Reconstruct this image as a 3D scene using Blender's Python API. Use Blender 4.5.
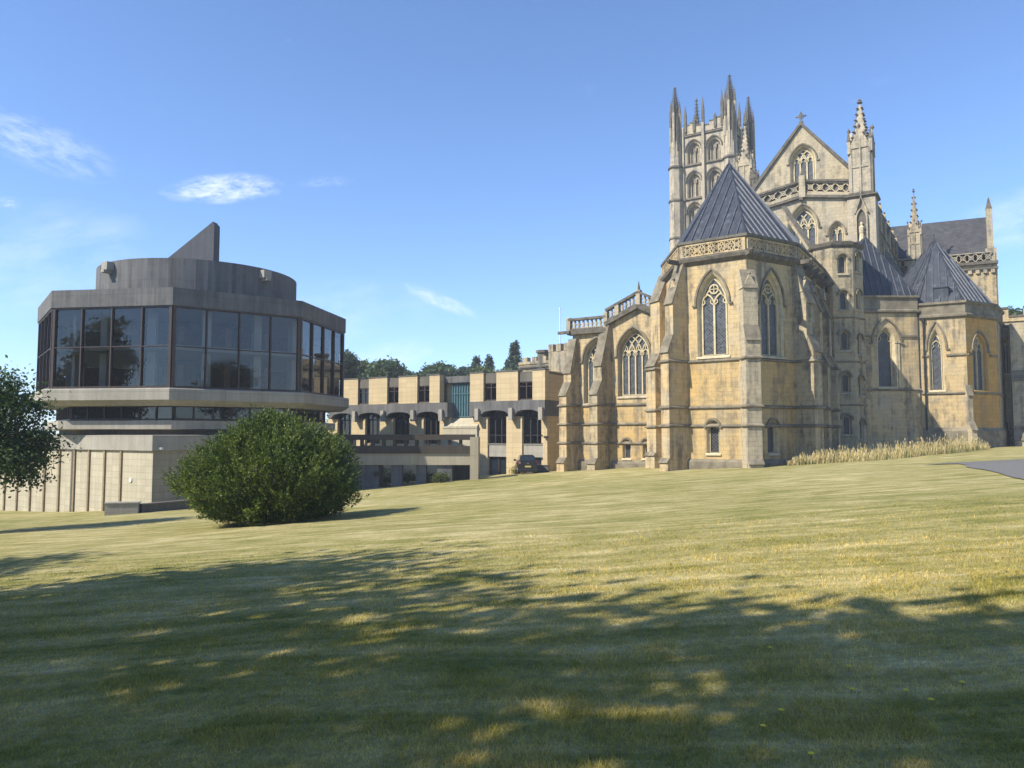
import bpy, bmesh, math, random
import numpy as np
from mathutils import Vector
from mathutils.geometry import tessellate_polygon

R = math.radians
random.seed(7)
rng = np.random.default_rng(7)
scene = bpy.context.scene
col = scene.collection
for o in list(bpy.data.objects):
    bpy.data.objects.remove(o)

# ------------------------------------------------------------------ camera
EYE = 1.6
PITCH = math.atan(51 / 769)
F = 769.0
cd = bpy.data.cameras.new('camera')
cd.sensor_width = 36
cd.lens = 36 * F / 1024
cd.clip_start = 0.1
cd.clip_end = 2000
cam = bpy.data.objects.new('camera', cd)
col.objects.link(cam)
cam.location = (0, 0, EYE)
cam.rotation_euler = (math.pi / 2 + PITCH, 0, 0)
scene.camera = cam

# ------------------------------------------------------------------ light
SUN_EL = R(42)
PHI = R(26)                                   # sun stands to the left of and behind the camera
sx, sy, sz = -math.cos(PHI) * math.cos(SUN_EL), -math.sin(PHI) * math.cos(SUN_EL), math.sin(SUN_EL)
sd = bpy.data.lights.new('sun', 'SUN')
sd.energy = 3.7
sd.angle = R(0.5)
sd.color = (1.0, 0.93, 0.80)
sun = bpy.data.objects.new('sun', sd)
col.objects.link(sun)
sun.rotation_euler = Vector((-sx, -sy, -sz)).to_track_quat('-Z', 'Y').to_euler()
sun.location = (-60, -60, 60)

world = bpy.data.worlds.new('World')
scene.world = world
world.use_nodes = True
wn, wl = world.node_tree.nodes, world.node_tree.links
wn.clear()
w_out = wn.new('ShaderNodeOutputWorld')
w_bg = wn.new('ShaderNodeBackground')
w_sky = wn.new('ShaderNodeTexSky')
w_sky.sky_type = 'NISHITA'
w_sky.sun_disc = False
w_sky.sun_elevation = SUN_EL
w_sky.sun_rotation = math.atan2(sx, sy)
w_sky.altitude = 0
w_sky.air_density = 0.8
w_sky.dust_density = 0.05
w_sky.ozone_density = 7.0
w_bg.inputs['Strength'].default_value = 0.122
wl.new(w_bg.outputs[0], w_out.inputs[0])


def view_dir(px, py):
    u, v = (px - 512) / F, (384 - py) / F
    c, s = math.cos(PITCH), math.sin(PITCH)
    return Vector((u, c - v * s, s + v * c)).normalized()


# thin cirrus: patches on the sky sphere, each an ellipse of stretched noise in sky directions
w_geo = wn.new('ShaderNodeTexCoord')
last = None


def wmath(op, a, b=None, clamp=False):
    n = wn.new('ShaderNodeMath')
    n.operation = op
    n.use_clamp = clamp
    for i, x in enumerate((a, b)):
        if x is None:
            continue
        if isinstance(x, (int, float)):
            n.inputs[i].default_value = x
        else:
            wl.new(x, n.inputs[i])
    return n.outputs[0]


def wdot(vec):
    n = wn.new('ShaderNodeVectorMath')
    n.operation = 'DOT_PRODUCT'
    wl.new(w_geo.outputs['Generated'], n.inputs[0])
    n.inputs[1].default_value = vec
    return n.outputs['Value']


def cirrus(x0, y0, x1, y1, half, amt, seed, thr=0.42):
    global last
    a, b = view_dir(x0, y0), view_dir(x1, y1)
    c = ((a + b) / 2).normalized()
    t = (b - a)
    ln = t.length / 2
    t = (t - c * t.dot(c)).normalized()
    n = c.cross(t).normalized()
    hw = half / F
    U = wmath('DIVIDE', wdot(t), ln)
    V = wmath('DIVIDE', wdot(n), hw)
    comb = wn.new('ShaderNodeCombineXYZ')
    wl.new(U, comb.inputs[0]); wl.new(V, comb.inputs[1]); comb.inputs[2].default_value = seed
    mp = wn.new('ShaderNodeMapping')
    mp.inputs['Scale'].default_value = (ln / hw * 0.42, 1.1, 1)
    mp.inputs['Rotation'].default_value = (0, 0, 0.35)
    wl.new(comb.outputs[0], mp.inputs[0])
    nz = wn.new('ShaderNodeTexNoise')
    nz.inputs['Scale'].default_value = 2.3
    nz.inputs['Detail'].default_value = 7
    nz.inputs['Roughness'].default_value = 0.7
    nz.inputs['Distortion'].default_value = 0.25
    wl.new(mp.outputs[0], nz.inputs[0])
    mp2 = wn.new('ShaderNodeMapping')
    mp2.inputs['Scale'].default_value = (ln / hw * 0.30, .55, 1)
    mp2.inputs['Location'].default_value = (seed * 3.1, seed, 0)
    mp2.inputs['Rotation'].default_value = (0, 0, -0.25)
    wl.new(comb.outputs[0], mp2.inputs[0])
    n2 = wn.new('ShaderNodeTexNoise')
    n2.inputs['Scale'].default_value = 1.6
    n2.inputs['Detail'].default_value = 5
    wl.new(mp2.outputs[0], n2.inputs[0])
    r2 = wmath('ADD', wmath('MULTIPLY', U, U), wmath('MULTIPLY', V, V))
    fall = wmath('SUBTRACT', wmath('MULTIPLY', wmath('SUBTRACT', 1.0, r2, True), 1.5), wmath('MULTIPLY', wmath('SUBTRACT', n2.outputs['Fac'], .3), 1.5), True)
    front = wmath('GREATER_THAN', wdot(c), 0.0)
    d = wmath('MULTIPLY', wmath('SUBTRACT', nz.outputs['Fac'], thr), 2.2, True)
    m = wmath('MULTIPLY', wmath('MULTIPLY', wmath('MULTIPLY', d, fall), amt), front)
    last = m if last is None else wmath('ADD', last, m, True)


cirrus(-70, 102, 130, 178, 26, .6, 1.0, .40)
cirrus(150, 194, 292, 183, 16, 1.05, 2.0, .34)
cirrus(290, 184, 360, 180, 6, 0.35, 3.0)
cirrus(-20, 203, 30, 202, 6, 0.6, 4.0)
cirrus(395, 282, 490, 322, 9, 0.5, 5.0, .32)
cirrus(330, 372, 440, 344, 20, 0.5, 6.0, .36)
cirrus(-90, 290, 160, 235, 55, 0.35, 7.0, .38)
cirrus(930, 245, 1120, 190, 30, 0.45, 8.0, .36)
cirrus(150, 330, 480, 300, 40, 0.25, 9.0, .4)
w_mix = wn.new('ShaderNodeMixRGB')
wl.new(last, w_mix.inputs[0])
wl.new(w_sky.outputs[0], w_mix.inputs[1])
w_mix.inputs[2].default_value = (5.0, 5.3, 5.8, 1)
wl.new(w_mix.outputs[0], w_bg.inputs[0])

scene.view_settings.view_transform = 'Standard'
scene.view_settings.look = 'None'
scene.view_settings.exposure = 1.1
scene.view_settings.gamma = 1
scene.cycles.max_bounces = 6
scene.cycles.transparent_max_bounces = 12
scene.cycles.diffuse_bounces = 3
scene.cycles.glossy_bounces = 3
scene.cycles.use_denoising = True
scene.cycles.caustics_reflective = False
scene.cycles.caustics_refractive = False


# ------------------------------------------------------------------ measuring helpers (pixel column/row at a known distance -> world)
def zt(py, D):
    v = (384 - py) / F
    c, s = math.cos(PITCH), math.sin(PITCH)
    return EYE + D * (s + v * c) / (c - v * s)


def uu(px, py):
    v = (384 - py) / F
    return (px - 512) / F / (math.cos(PITCH) - v * math.sin(PITCH))


def at(px, py, D):
    return Vector((uu(px, py) * D, D))


def smooth(a, b, x):
    t = np.clip((x - a) / (b - a), 0, 1)
    return t * t * (3 - 2 * t)


def gh(x, y):
    x = np.asarray(x, float); y = np.asarray(y, float)
    xs = 42 * np.tanh(x / 42)
    ys = np.where(y > 0, 100 * np.tanh(y / 100), y)
    z = .075 * xs - .036 * ys + .28 * smooth(45, 62, y) * smooth(-18, -8, x)
    z = z + .03 * np.sin(x * .31 + 1) * np.sin(y * .23) + .02 * np.sin(x * .7 + y * .5)
    return z


def g1(x, y):
    return float(gh(x, y))


# ------------------------------------------------------------------ mesh builder
ORG = {}


class MB:
    def __init__(s):
        s.v, s.f, s.m = [], [], []

    def face(s, pts, mi=0):
        n = len(s.v)
        s.v += [tuple(p) for p in pts]
        s.f.append(tuple(range(n, n + len(pts))))
        s.m.append(mi)

    def solid(s, verts, faces, mi=0):
        n = len(s.v)
        s.v += [tuple(p) for p in verts]
        for f in faces:
            s.f.append(tuple(i + n for i in f))
            s.m.append(mi)

    def hexa(s, lo, hi, mi=0):                     # lo, hi: four points each, both counter-clockwise from above
        s.solid(list(lo) + list(hi), [(3, 2, 1, 0), (4, 5, 6, 7), (0, 1, 5, 4), (1, 2, 6, 5), (2, 3, 7, 6), (3, 0, 4, 7)], mi)

    def box(s, x0, x1, y0, y1, z0, z1, mi=0):
        s.hexa([(x0, y0, z0), (x1, y0, z0), (x1, y1, z0), (x0, y1, z0)], [(x0, y0, z1), (x1, y0, z1), (x1, y1, z1), (x0, y1, z1)], mi)

    def obox(s, c, d, hx, hy, z0, z1, mi=0, taper=1.0):   # box centred at c (2D), local x axis along d
        d = Vector((d[0], d[1])).normalized()
        e = Vector((-d.y, d.x))
        c = Vector((c[0], c[1]))
        q = [(-1, -1), (1, -1), (1, 1), (-1, 1)]
        lo = [c + d * hx * a + e * hy * b for a, b in q]
        hi = [c + d * hx * a * taper + e * hy * b * taper for a, b in q]
        s.hexa([(p.x, p.y, z0) for p in lo], [(p.x, p.y, z1) for p in hi], mi)

    def prism(s, pts, z0, z1, mi=0, cap=True):     # pts 2D counter-clockwise
        n = len(pts)
        vs = [(p[0], p[1], z0) for p in pts] + [(p[0], p[1], z1) for p in pts]
        fs = [(i, (i + 1) % n, n + (i + 1) % n, n + i) for i in range(n)]
        if cap:
            fs += [tuple(range(n, 2 * n)), tuple(reversed(range(n)))]
        s.solid(vs, fs, mi)

    def frustum(s, c, r0, z0, r1, z1, n=8, rot=0.0, mi=0):
        a = [rot + 2 * math.pi * i / n for i in range(n)]
        lo = [(c[0] + r0 * math.cos(t), c[1] + r0 * math.sin(t), z0) for t in a]
        if r1 < 1e-4:
            vs = lo + [(c[0], c[1], z1)]
            fs = [(i, (i + 1) % n, n) for i in range(n)]
        else:
            vs = lo + [(c[0] + r1 * math.cos(t), c[1] + r1 * math.sin(t), z1) for t in a]
            fs = [(i, (i + 1) % n, n + (i + 1) % n, n + i) for i in range(n)] + [tuple(range(n, 2 * n))]
        fs.append(tuple(reversed(range(n))))
        s.solid(vs, fs, mi)

    def extrude(s, pts, vec, mi=0):                # planar 3D polygon swept along vec
        pts = [Vector(p) for p in pts]
        vec = Vector(vec)
        tri = tessellate_polygon([pts])
        n = len(pts)
        vs = pts + [p + vec for p in pts]
        fs = []
        nrm = Vector((0, 0, 0))
        for i in range(n):
            nrm += pts[i].cross(pts[(i + 1) % n])
        flip = nrm.dot(vec) > 0
        for t in tri:
            a, b, c = t
            tn = (pts[b] - pts[a]).cross(pts[c] - pts[a])
            if tn.dot(vec) > 0:
                a, c = c, a
            fs.append((a, b, c))
            fs.append((c + n, b + n, a + n))
        for i in range(n):
            j = (i + 1) % n
            fs.append((i, j, j + n, i + n) if flip else (j, i, i + n, j + n))
        s.solid(vs, fs, mi)

    def tube(s, pts, r0, r1=None, n=6, mi=0):
        pts = [Vector(p) for p in pts]
        r1 = r0 if r1 is None else r1
        rings = []
        k = len(pts)
        for i, p in enumerate(pts):
            t = (pts[min(i + 1, k - 1)] - pts[max(i - 1, 0)]).normalized()
            a = t.orthogonal().normalized() if abs(t.z) < .95 else Vector((1, 0, 0))
            a = (a - t * a.dot(t)).normalized()
            b = t.cross(a)
            r = r0 + (r1 - r0) * i / max(1, k - 1)
            rings.append([p + a * r * math.cos(q) + b * r * math.sin(q) for q in [2 * math.pi * j / n for j in range(n)]])
        vs = [p for rr in rings for p in rr]
        fs = []
        for i in range(k - 1):
            for j in range(n):
                fs.append((i * n + j, i * n + (j + 1) % n, (i + 1) * n + (j + 1) % n, (i + 1) * n + j))
        fs += [tuple(reversed(range(n))), tuple(range((k - 1) * n, k * n))]
        s.solid(vs, fs, mi)

    def ball(s, c, r, mi=0, sq=1.0):
        x, y, z = c
        vs = [(x + r, y, z), (x, y + r, z), (x - r, y, z), (x, y - r, z), (x, y, z + r * sq), (x, y, z - r * sq)]
        s.solid(vs, [(0, 1, 4), (1, 2, 4), (2, 3, 4), (3, 0, 4), (1, 0, 5), (2, 1, 5), (3, 2, 5), (0, 3, 5)], mi)

    def moulding(s, path, prof, closed=False, mi=0):   # prof: (out, z); outward = right of travel
        path = [Vector((p[0], p[1])) for p in path]
        n = len(path)
        offs = []
        for i in range(n):
            segs = []
            if closed or i > 0:
                segs.append((path[i] - path[i - 1]).normalized())
            if closed or i < n - 1:
                segs.append((path[(i + 1) % n] - path[i]).normalized())
            ns = [Vector((t.y, -t.x)) for t in segs]
            if len(ns) == 1:
                offs.append(ns[0])
            else:
                b = (ns[0] + ns[1]).normalized()
                offs.append(b / max(.35, b.dot(ns[0])))
        m = len(prof)
        vs = [(path[i].x + offs[i].x * o, path[i].y + offs[i].y * o, z) for i in range(n) for o, z in prof]
        fs = []
        for i in range(n if closed else n - 1):
            j = (i + 1) % n
            for k in range(m - 1):
                fs.append((i * m + k, j * m + k, j * m + k + 1, i * m + k + 1))
        if not closed:
            fs += [tuple(reversed(range(m))), tuple(range((n - 1) * m, n * m))]
        s.solid(vs, fs, mi)

    def build(s, name, mats, parent=None, smooth=False, label=None):
        me = bpy.data.meshes.new(name)
        org = Vector(ORG.get(parent.name, (0, 0, 0))) if parent else Vector((0, 0, 0))
        V = np.array(s.v, dtype=np.float64).reshape(-1, 3)
        me.from_pydata((V - np.array(org)).tolist(), [], s.f)
        if not isinstance(mats, (list, tuple)):
            mats = [mats]
        for m in mats:
            me.materials.append(m)
        if len(mats) > 1:
            me.polygons.foreach_set('material_index', s.m)
        uv = me.uv_layers.new(name='UVMap')
        out = np.zeros((len(me.loops), 2))
        nr = np.zeros(len(me.polygons) * 3); me.polygons.foreach_get('normal', nr); nr = nr.reshape(-1, 3)
        tot = np.zeros(len(me.polygons), int); me.polygons.foreach_get('loop_total', tot)
        vi = np.zeros(len(me.loops), int); me.loops.foreach_get('vertex_index', vi)
        ln = np.repeat(nr, tot, axis=0)
        p = V[vi]
        h = np.hypot(ln[:, 0], ln[:, 1])
        flat = h < 1e-3
        hs = np.where(flat, 1, h)
        tx, ty = np.where(flat, 1, -ln[:, 1] / hs), np.where(flat, 0, ln[:, 0] / hs)
        bx, by, bz = -ln[:, 2] * ty, ln[:, 2] * tx, ln[:, 0] * ty - ln[:, 1] * tx
        out[:, 0] = p[:, 0] * tx + p[:, 1] * ty
        out[:, 1] = np.where(flat, p[:, 1], p[:, 0] * bx + p[:, 1] * by + p[:, 2] * bz)
        uv.data.foreach_set('uv', out.ravel())
        if smooth:
            me.polygons.foreach_set('use_smooth', [True] * len(me.polygons))
        me.update()
        o = bpy.data.objects.new(name, me)
        col.objects.link(o)
        if parent:
            o.parent = parent
            ORG[o.name] = tuple(org)
        if label:
            o['label'] = label
        return o


def empty(name, loc, label, cat, group=None):
    o = bpy.data.objects.new(name, None)
    o.empty_display_size = .5
    col.objects.link(o)
    o.location = loc
    ORG[o.name] = tuple(loc)
    o['label'] = label
    o['category'] = cat
    if group:
        o['group'] = group
    return o


def tag(o, label=None, cat=None, group=None, kind=None):
    for k, v in (('label', label), ('category', cat), ('group', group), ('kind', kind)):
        if v:
            o[k] = v
    return o


def np_quads(name, V, mats, parent=None, k=4, midx=None):
    """V: (n, k, 3) array of world points -> one mesh of n separate k-gons"""
    n = len(V)
    me = bpy.data.meshes.new(name)
    org = np.array(ORG.get(parent.name, (0, 0, 0))) if parent else np.zeros(3)
    me.vertices.add(n * k)
    me.vertices.foreach_set('co', (V.reshape(-1, 3) - org).ravel())
    me.loops.add(n * k)
    me.loops.foreach_set('vertex_index', np.arange(n * k, dtype=np.int32))
    me.polygons.add(n)
    me.polygons.foreach_set('loop_start', np.arange(0, n * k, k, dtype=np.int32))
    me.polygons.foreach_set('loop_total', np.full(n, k, dtype=np.int32))
    for m in (mats if isinstance(mats, (list, tuple)) else [mats]):
        me.materials.append(m)
    if midx is not None:
        me.polygons.foreach_set('material_index', midx.astype(np.int32))
    me.update(calc_edges=True)
    me.validate()
    o = bpy.data.objects.new(name, me)
    col.objects.link(o)
    if parent:
        o.parent = parent
        ORG[o.name] = tuple(org)
    return o


# ------------------------------------------------------------------ materials
class NT:
    def __init__(s, name):
        s.mat = bpy.data.materials.new(name)
        s.mat.use_nodes = True
        s.n, s.l = s.mat.node_tree.nodes, s.mat.node_tree.links
        s.n.clear()
        s.out = s.n.new('ShaderNodeOutputMaterial')

    def node(s, t, **kw):
        n = s.n.new(t)
        for k, v in kw.items():
            setattr(n, k, v)
        return n

    def put(s, sock, v):
        if isinstance(v, bpy.types.NodeSocket):
            s.l.new(v, sock)
        elif isinstance(v, (tuple, list)) and len(v) == 3 and sock.type == 'RGBA':
            sock.default_value = (*v, 1)
        else:
            sock.default_value = v

    def coord(s, kind='Object'):
        return s.node('ShaderNodeTexCoord').outputs[kind]

    def map(s, vec, scale=(1, 1, 1), rot=(0, 0, 0), loc=(0, 0, 0)):
        m = s.node('ShaderNodeMapping')
        s.l.new(vec, m.inputs[0])
        m.inputs['Scale'].default_value = scale
        m.inputs['Rotation'].default_value = rot
        m.inputs['Location'].default_value = loc
        return m.outputs[0]

    def noise(s, vec, scale, detail=4, rough=.55, dist=0.0):
        n = s.node('ShaderNodeTexNoise')
        s.l.new(vec, n.inputs[0])
        n.inputs['Scale'].default_value = scale
        n.inputs['Detail'].default_value = detail
        n.inputs['Roughness'].default_value = rough
        n.inputs['Distortion'].default_value = dist
        return n.outputs['Fac']

    def ramp(s, fac, stops):
        r = s.node('ShaderNodeValToRGB')
        s.l.new(fac, r.inputs[0])
        e = r.color_ramp.elements
        while len(e) < len(stops):
            e.new(.5)
        for i, (p, c) in enumerate(stops):
            e[i].position = p
            e[i].color = (*c, 1) if isinstance(c, (tuple, list)) else (c, c, c, 1)
        return r.outputs[0]

    def mix(s, fac, a, b, mode='MIX'):
        m = s.node('ShaderNodeMixRGB', blend_type=mode)
        s.put(m.inputs[0], fac); s.put(m.inputs[1], a); s.put(m.inputs[2], b)
        return m.outputs[0]

    def math(s, op, a, b=0.0, clamp=False):
        m = s.node('ShaderNodeMath', operation=op, use_clamp=clamp)
        s.put(m.inputs[0], a); s.put(m.inputs[1], b)
        return m.outputs[0]

    def bump(s, h, strength=.3, dist=.02, normal=None):
        b = s.node('ShaderNodeBump')
        b.inputs['Strength'].default_value = strength
        b.inputs['Distance'].default_value = dist
        s.l.new(h, b.inputs['Height'])
        if normal is not None:
            s.l.new(normal, b.inputs['Normal'])
        return b.outputs[0]

    def bsdf(s, color, rough=.8, normal=None, metallic=0.0, spec=.3, coat=0.0):
        p = s.node('ShaderNodeBsdfPrincipled')
        s.put(p.inputs['Base Color'], color)
        s.put(p.inputs['Roughness'], rough)
        s.put(p.inputs['Metallic'], metallic)
        s.put(p.inputs['Specular IOR Level'], spec)
        if coat:
            p.inputs['Coat Weight'].default_value = coat
        if normal is not None:
            s.l.new(normal, p.inputs['Normal'])
        s.l.new(p.outputs[0], s.out.inputs[0])
        return p


def mat_stone(name, c1, c2, warm, grey, dirt, bw=.62, bh=.3, dirt_amt=.55, warm_amt=.5):
    t = NT(name)
    ob = t.coord()
    uv = t.coord('UV')
    wv = t.node('ShaderNodeTexNoise'); t.l.new(uv, wv.inputs[0]); wv.inputs['Scale'].default_value = 5.0
    uvw = t.node('ShaderNodeVectorMath', operation='MULTIPLY_ADD')
    t.l.new(wv.outputs['Color'], uvw.inputs[0]); uvw.inputs[1].default_value = (.02, .02, 0); t.l.new(uv, uvw.inputs[2])
    b = t.node('ShaderNodeTexBrick')
    t.l.new(uvw.outputs[0], b.inputs['Vector'])
    b.inputs['Scale'].default_value = 1
    b.inputs['Brick Width'].default_value = bw
    b.inputs['Row Height'].default_value = bh
    b.inputs['Mortar Size'].default_value = .011
    b.inputs['Mortar Smooth'].default_value = .4
    b.inputs['Bias'].default_value = 0
    t.put(b.inputs['Color1'], c1); t.put(b.inputs['Color2'], c2)
    t.put(b.inputs['Mortar'], tuple(x * .62 for x in c1))
    n1 = t.noise(ob, .22, 6, .62, .3)
    c = t.mix(t.math('MULTIPLY', t.ramp(n1, [(.42, 0.0), (.62, 1.0)]), warm_amt), b.outputs['Color'], warm)
    n2 = t.noise(ob, .55, 7, .65)
    c = t.mix(t.math('MULTIPLY', t.ramp(n2, [(.48, 0.0), (.66, 1.0)]), .75), c, grey)
    st = t.noise(t.map(ob, (1.6, 1.6, .17)), 1.0, 6, .68)
    n3 = t.noise(ob, 1.7, 6, .7)
    dm = t.math('MULTIPLY', t.ramp(t.math('ADD', t.math('MULTIPLY', st, .62), t.math('MULTIPLY', n3, .38)), [(.485, 0.0), (.60, 1.0)]), dirt_amt)
    # old run-off staining hangs below every ledge in ragged patches
    n5 = t.noise(t.map(ob, (.9, .9, .35), loc=(7, 3, 1)), 1.3, 7, .72)
    c = t.mix(t.math('MULTIPLY', t.ramp(n5, [(.55, 0.0), (.66, 1.0)]), dirt_amt * .6), c, tuple(x * .62 for x in dirt))
    # odd replaced blocks
    blk = t.node('ShaderNodeTexBrick'); t.l.new(uvw.outputs[0], blk.inputs['Vector'])
    blk.inputs['Scale'].default_value = 1; blk.inputs['Brick Width'].default_value = bw; blk.inputs['Row Height'].default_value = bh
    blk.inputs['Mortar Size'].default_value = 0
    t.put(blk.inputs['Color1'], (.86, .86, .87)); t.put(blk.inputs['Color2'], (1.12, 1.10, 1.05)); t.put(blk.inputs['Mortar'], (1, 1, 1))
    c = t.mix(.85, c, blk.outputs['Color'], 'MULTIPLY')
    c = t.mix(dm, c, dirt)
    n4 = t.noise(ob, 14, 5, .7)
    c = t.mix(.55, c, t.ramp(n4, [(.25, .55), (.75, 1.25)]), 'MULTIPLY')
    h = t.math('ADD', t.math('MULTIPLY', b.outputs['Fac'], -.6), t.math('MULTIPLY', n4, .55))
    t.bsdf(c, .92, t.bump(h, .55, .03), spec=.15)
    return t.mat


def mat_concrete(name, c, dark, streak=.6, pw=2.4, ph=1.2, boards=False):
    t = NT(name)
    ob = t.coord(); uv = t.coord('UV')
    b = t.node('ShaderNodeTexBrick')
    t.l.new(uv, b.inputs['Vector'])
    b.inputs['Scale'].default_value = 1
    b.inputs['Brick Width'].default_value = pw
    b.inputs['Row Height'].default_value = ph
    b.inputs['Mortar Size'].default_value = .012
    b.offset = 0
    t.put(b.inputs['Color1'], c); t.put(b.inputs['Color2'], tuple(x * .88 for x in c)); t.put(b.inputs['Mortar'], tuple(x * .6 for x in c))
    st = t.noise(t.map(ob, (2.2, 2.2, .12)), 1.2, 7, .7)
    n1 = t.noise(ob, .6, 6, .65)
    m = t.math('MULTIPLY', t.ramp(t.math('ADD', t.math('MULTIPLY', st, .62), t.math('MULTIPLY', n1, .38)), [(.42, 0.0), (.66, 1.0)]), streak)
    cc = t.mix(m, b.outputs['Color'], dark)
    n2 = t.noise(ob, 22, 5, .7)
    cc = t.mix(.5, cc, t.ramp(n2, [(.3, .65), (.7, 1.2)]), 'MULTIPLY')
    h = n2
    if boards:
        wv = t.node('ShaderNodeTexWave'); wv.bands_direction = 'X'
        t.l.new(uv, wv.inputs[0]); wv.inputs['Scale'].default_value = 2.0
        h = t.math('ADD', n2, t.math('MULTIPLY', wv.outputs['Fac'], .6))
    t.bsdf(cc, .9, t.bump(h, .35, .012), spec=.2)
    return t.mat


def mat_plain(name, c, rough=.6, var=.25, scale=6.0, metallic=0.0, spec=.4, bump=.1, coat=0.0):
    t = NT(name)
    n = t.noise(t.coord(), scale, 5, .6)
    cc = t.mix(1.0, c, t.ramp(n, [(.25, 1 - var), (.75, 1 + var)]), 'MULTIPLY')
    t.bsdf(cc, rough, t.bump(n, bump, .01), metallic, spec, coat)
    return t.mat


def mat_lead(name):
    t = NT(name)
    ob = t.coord()
    st = t.noise(t.map(ob, (1.8, 1.8, .22)), 1.0, 6, .7)
    n = t.noise(ob, 3.0, 6, .6)
    c = t.ramp(t.math('ADD', t.math('MULTIPLY', st, .65), t.math('MULTIPLY', n, .35)), [(.33, (.024, .028, .036)), (.54, (.047, .053, .066)), (.70, (.14, .15, .17))])
    t.bsdf(c, t.ramp(n, [(.3, .38), (.7, .62)]), t.bump(n, .25, .03), .25, .5)
    return t.mat


def mat_slate(name):
    t = NT(name)
    uv = t.coord('UV'); ob = t.coord()
    b = t.node('ShaderNodeTexBrick')
    t.l.new(uv, b.inputs['Vector'])
    b.inputs['Scale'].default_value = 1
    b.inputs['Brick Width'].default_value = .4
    b.inputs['Row Height'].default_value = .28
    b.inputs['Mortar Size'].default_value = .02
    t.put(b.inputs['Color1'], (.05, .05, .055)); t.put(b.inputs['Color2'], (.085, .08, .08)); t.put(b.inputs['Mortar'], (.03, .03, .03))
    n = t.noise(ob, .8, 6, .65)
    c = t.mix(.6, b.outputs['Color'], t.ramp(n, [(.3, .55), (.7, 1.35)]), 'MULTIPLY')
    t.bsdf(c, .6, t.bump(b.outputs['Fac'], -.4, .03), spec=.35)
    return t.mat


def mat_leaded(name, c=(.035, .04, .047)):
    t = NT(name)
    uv = t.coord('UV')
    rot = t.map(uv, (1, 1, 1), (0, 0, R(45)))
    b = t.node('ShaderNodeTexBrick'); t.l.new(rot, b.inputs['Vector'])
    b.offset = 0
    b.inputs['Bias'].default_value = -.2
    b.inputs['Scale'].default_value = 1
    b.inputs['Brick Width'].default_value = .16
    b.inputs['Row Height'].default_value = .16
    b.inputs['Mortar Size'].default_value = .012
    t.put(b.inputs['Color1'], c); t.put(b.inputs['Color2'], tuple(x * 2.6 for x in c)); t.put(b.inputs['Mortar'], (.13, .125, .115))
    n = t.noise(t.map(uv, (6, 6, 6)), 1.0, 2, .5)
    t.bsdf(b.outputs['Color'], .33, t.bump(n, .5, .04), 0, .32)
    return t.mat


def mat_glass(name, tint=(.72, .73, .74), base=.015, wob=.004):
    t = NT(name)
    tr = t.node('ShaderNodeBsdfTransparent'); t.put(tr.inputs[0], tint)
    gl = t.node('ShaderNodeBsdfGlossy'); gl.inputs['Roughness'].default_value = .015
    t.put(gl.inputs[0], (.9, .92, .95))
    n = t.noise(t.coord(), .9, 2, .5)
    nb = t.bump(n, .12, wob)
    t.l.new(nb, gl.inputs['Normal'])
    fr = t.node('ShaderNodeFresnel'); fr.inputs[0].default_value = 1.55
    mx = t.node('ShaderNodeMixShader')
    t.l.new(t.math('ADD', fr.outputs[0], base, True), mx.inputs[0])
    t.l.new(tr.outputs[0], mx.inputs[1]); t.l.new(gl.outputs[0], mx.inputs[2])
    t.l.new(mx.outputs[0], t.out.inputs[0])
    return t.mat


def mat_leaf(name, stops, trans=.3, scale=.8):
    t = NT(name)
    g = t.node('ShaderNodeNewGeometry')
    n = t.noise(t.coord(), scale, 3, .6)
    k = t.math('ADD', t.math('MULTIPLY', g.outputs['Random Per Island'], .5), t.math('MULTIPLY', n, .5))
    c = t.ramp(k, stops)
    d = t.node('ShaderNodeBsdfPrincipled'); t.l.new(c, d.inputs['Base Color'])
    d.inputs['Roughness'].default_value = .55; d.inputs['Specular IOR Level'].default_value = .3
    tl = t.node('ShaderNodeBsdfTranslucent')
    t.l.new(t.mix(1.0, c, (1.3, 1.5, .6), 'MULTIPLY'), tl.inputs[0])
    mx = t.node('ShaderNodeMixShader'); mx.inputs[0].default_value = trans
    t.l.new(d.outputs[0], mx.inputs[1]); t.l.new(tl.outputs[0], mx.inputs[2])
    t.l.new(mx.outputs[0], t.out.inputs[0])
    return t.mat


def lawn_color(t, ob):
    """colour of mown dry lawn: mowing rows, straw clippings, green patches, all in ground coordinates"""
    wob = t.noise(ob, .12, 3, .5)
    stv = t.node('ShaderNodeCombineXYZ')
    sep = t.node('ShaderNodeSeparateXYZ'); t.l.new(ob, sep.inputs[0])
    yy = t.math('ADD', t.math('ADD', sep.outputs[1], t.math('MULTIPLY', sep.outputs[0], .10)), t.math('MULTIPLY', wob, 3.0))
    t.l.new(t.math('MULTIPLY', sep.outputs[0], .16), stv.inputs[0])
    t.l.new(t.math('MULTIPLY', yy, 1.9), stv.inputs[1])
    rows = t.noise(stv.outputs[0], 1.0, 6, .68)
    big = t.noise(ob, .10, 5, .6)
    mid = t.noise(ob, .9, 6, .65)
    fine = t.noise(ob, 9.0, 5, .75)
    vfine = t.noise(t.map(ob, (1, .45, 1)), 60.0, 3, .7)
    k = t.math('ADD', t.math('ADD', t.math('MULTIPLY', rows, .46), t.math('MULTIPLY', mid, .30)), t.math('MULTIPLY', big, .24))
    c = t.ramp(k, [(.37, (.125, .140, .036)), (.45, (.235, .220, .074)), (.52, (.335, .292, .125)), (.62, (.52, .445, .245))])
    c = t.mix(.75, c, t.ramp(fine, [(.25, .55), (.75, 1.4)]), 'MULTIPLY')
    c = t.mix(.6, c, t.ramp(vfine, [(.25, .5), (.75, 1.5)]), 'MULTIPLY')
    return c, fine, vfine


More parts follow.
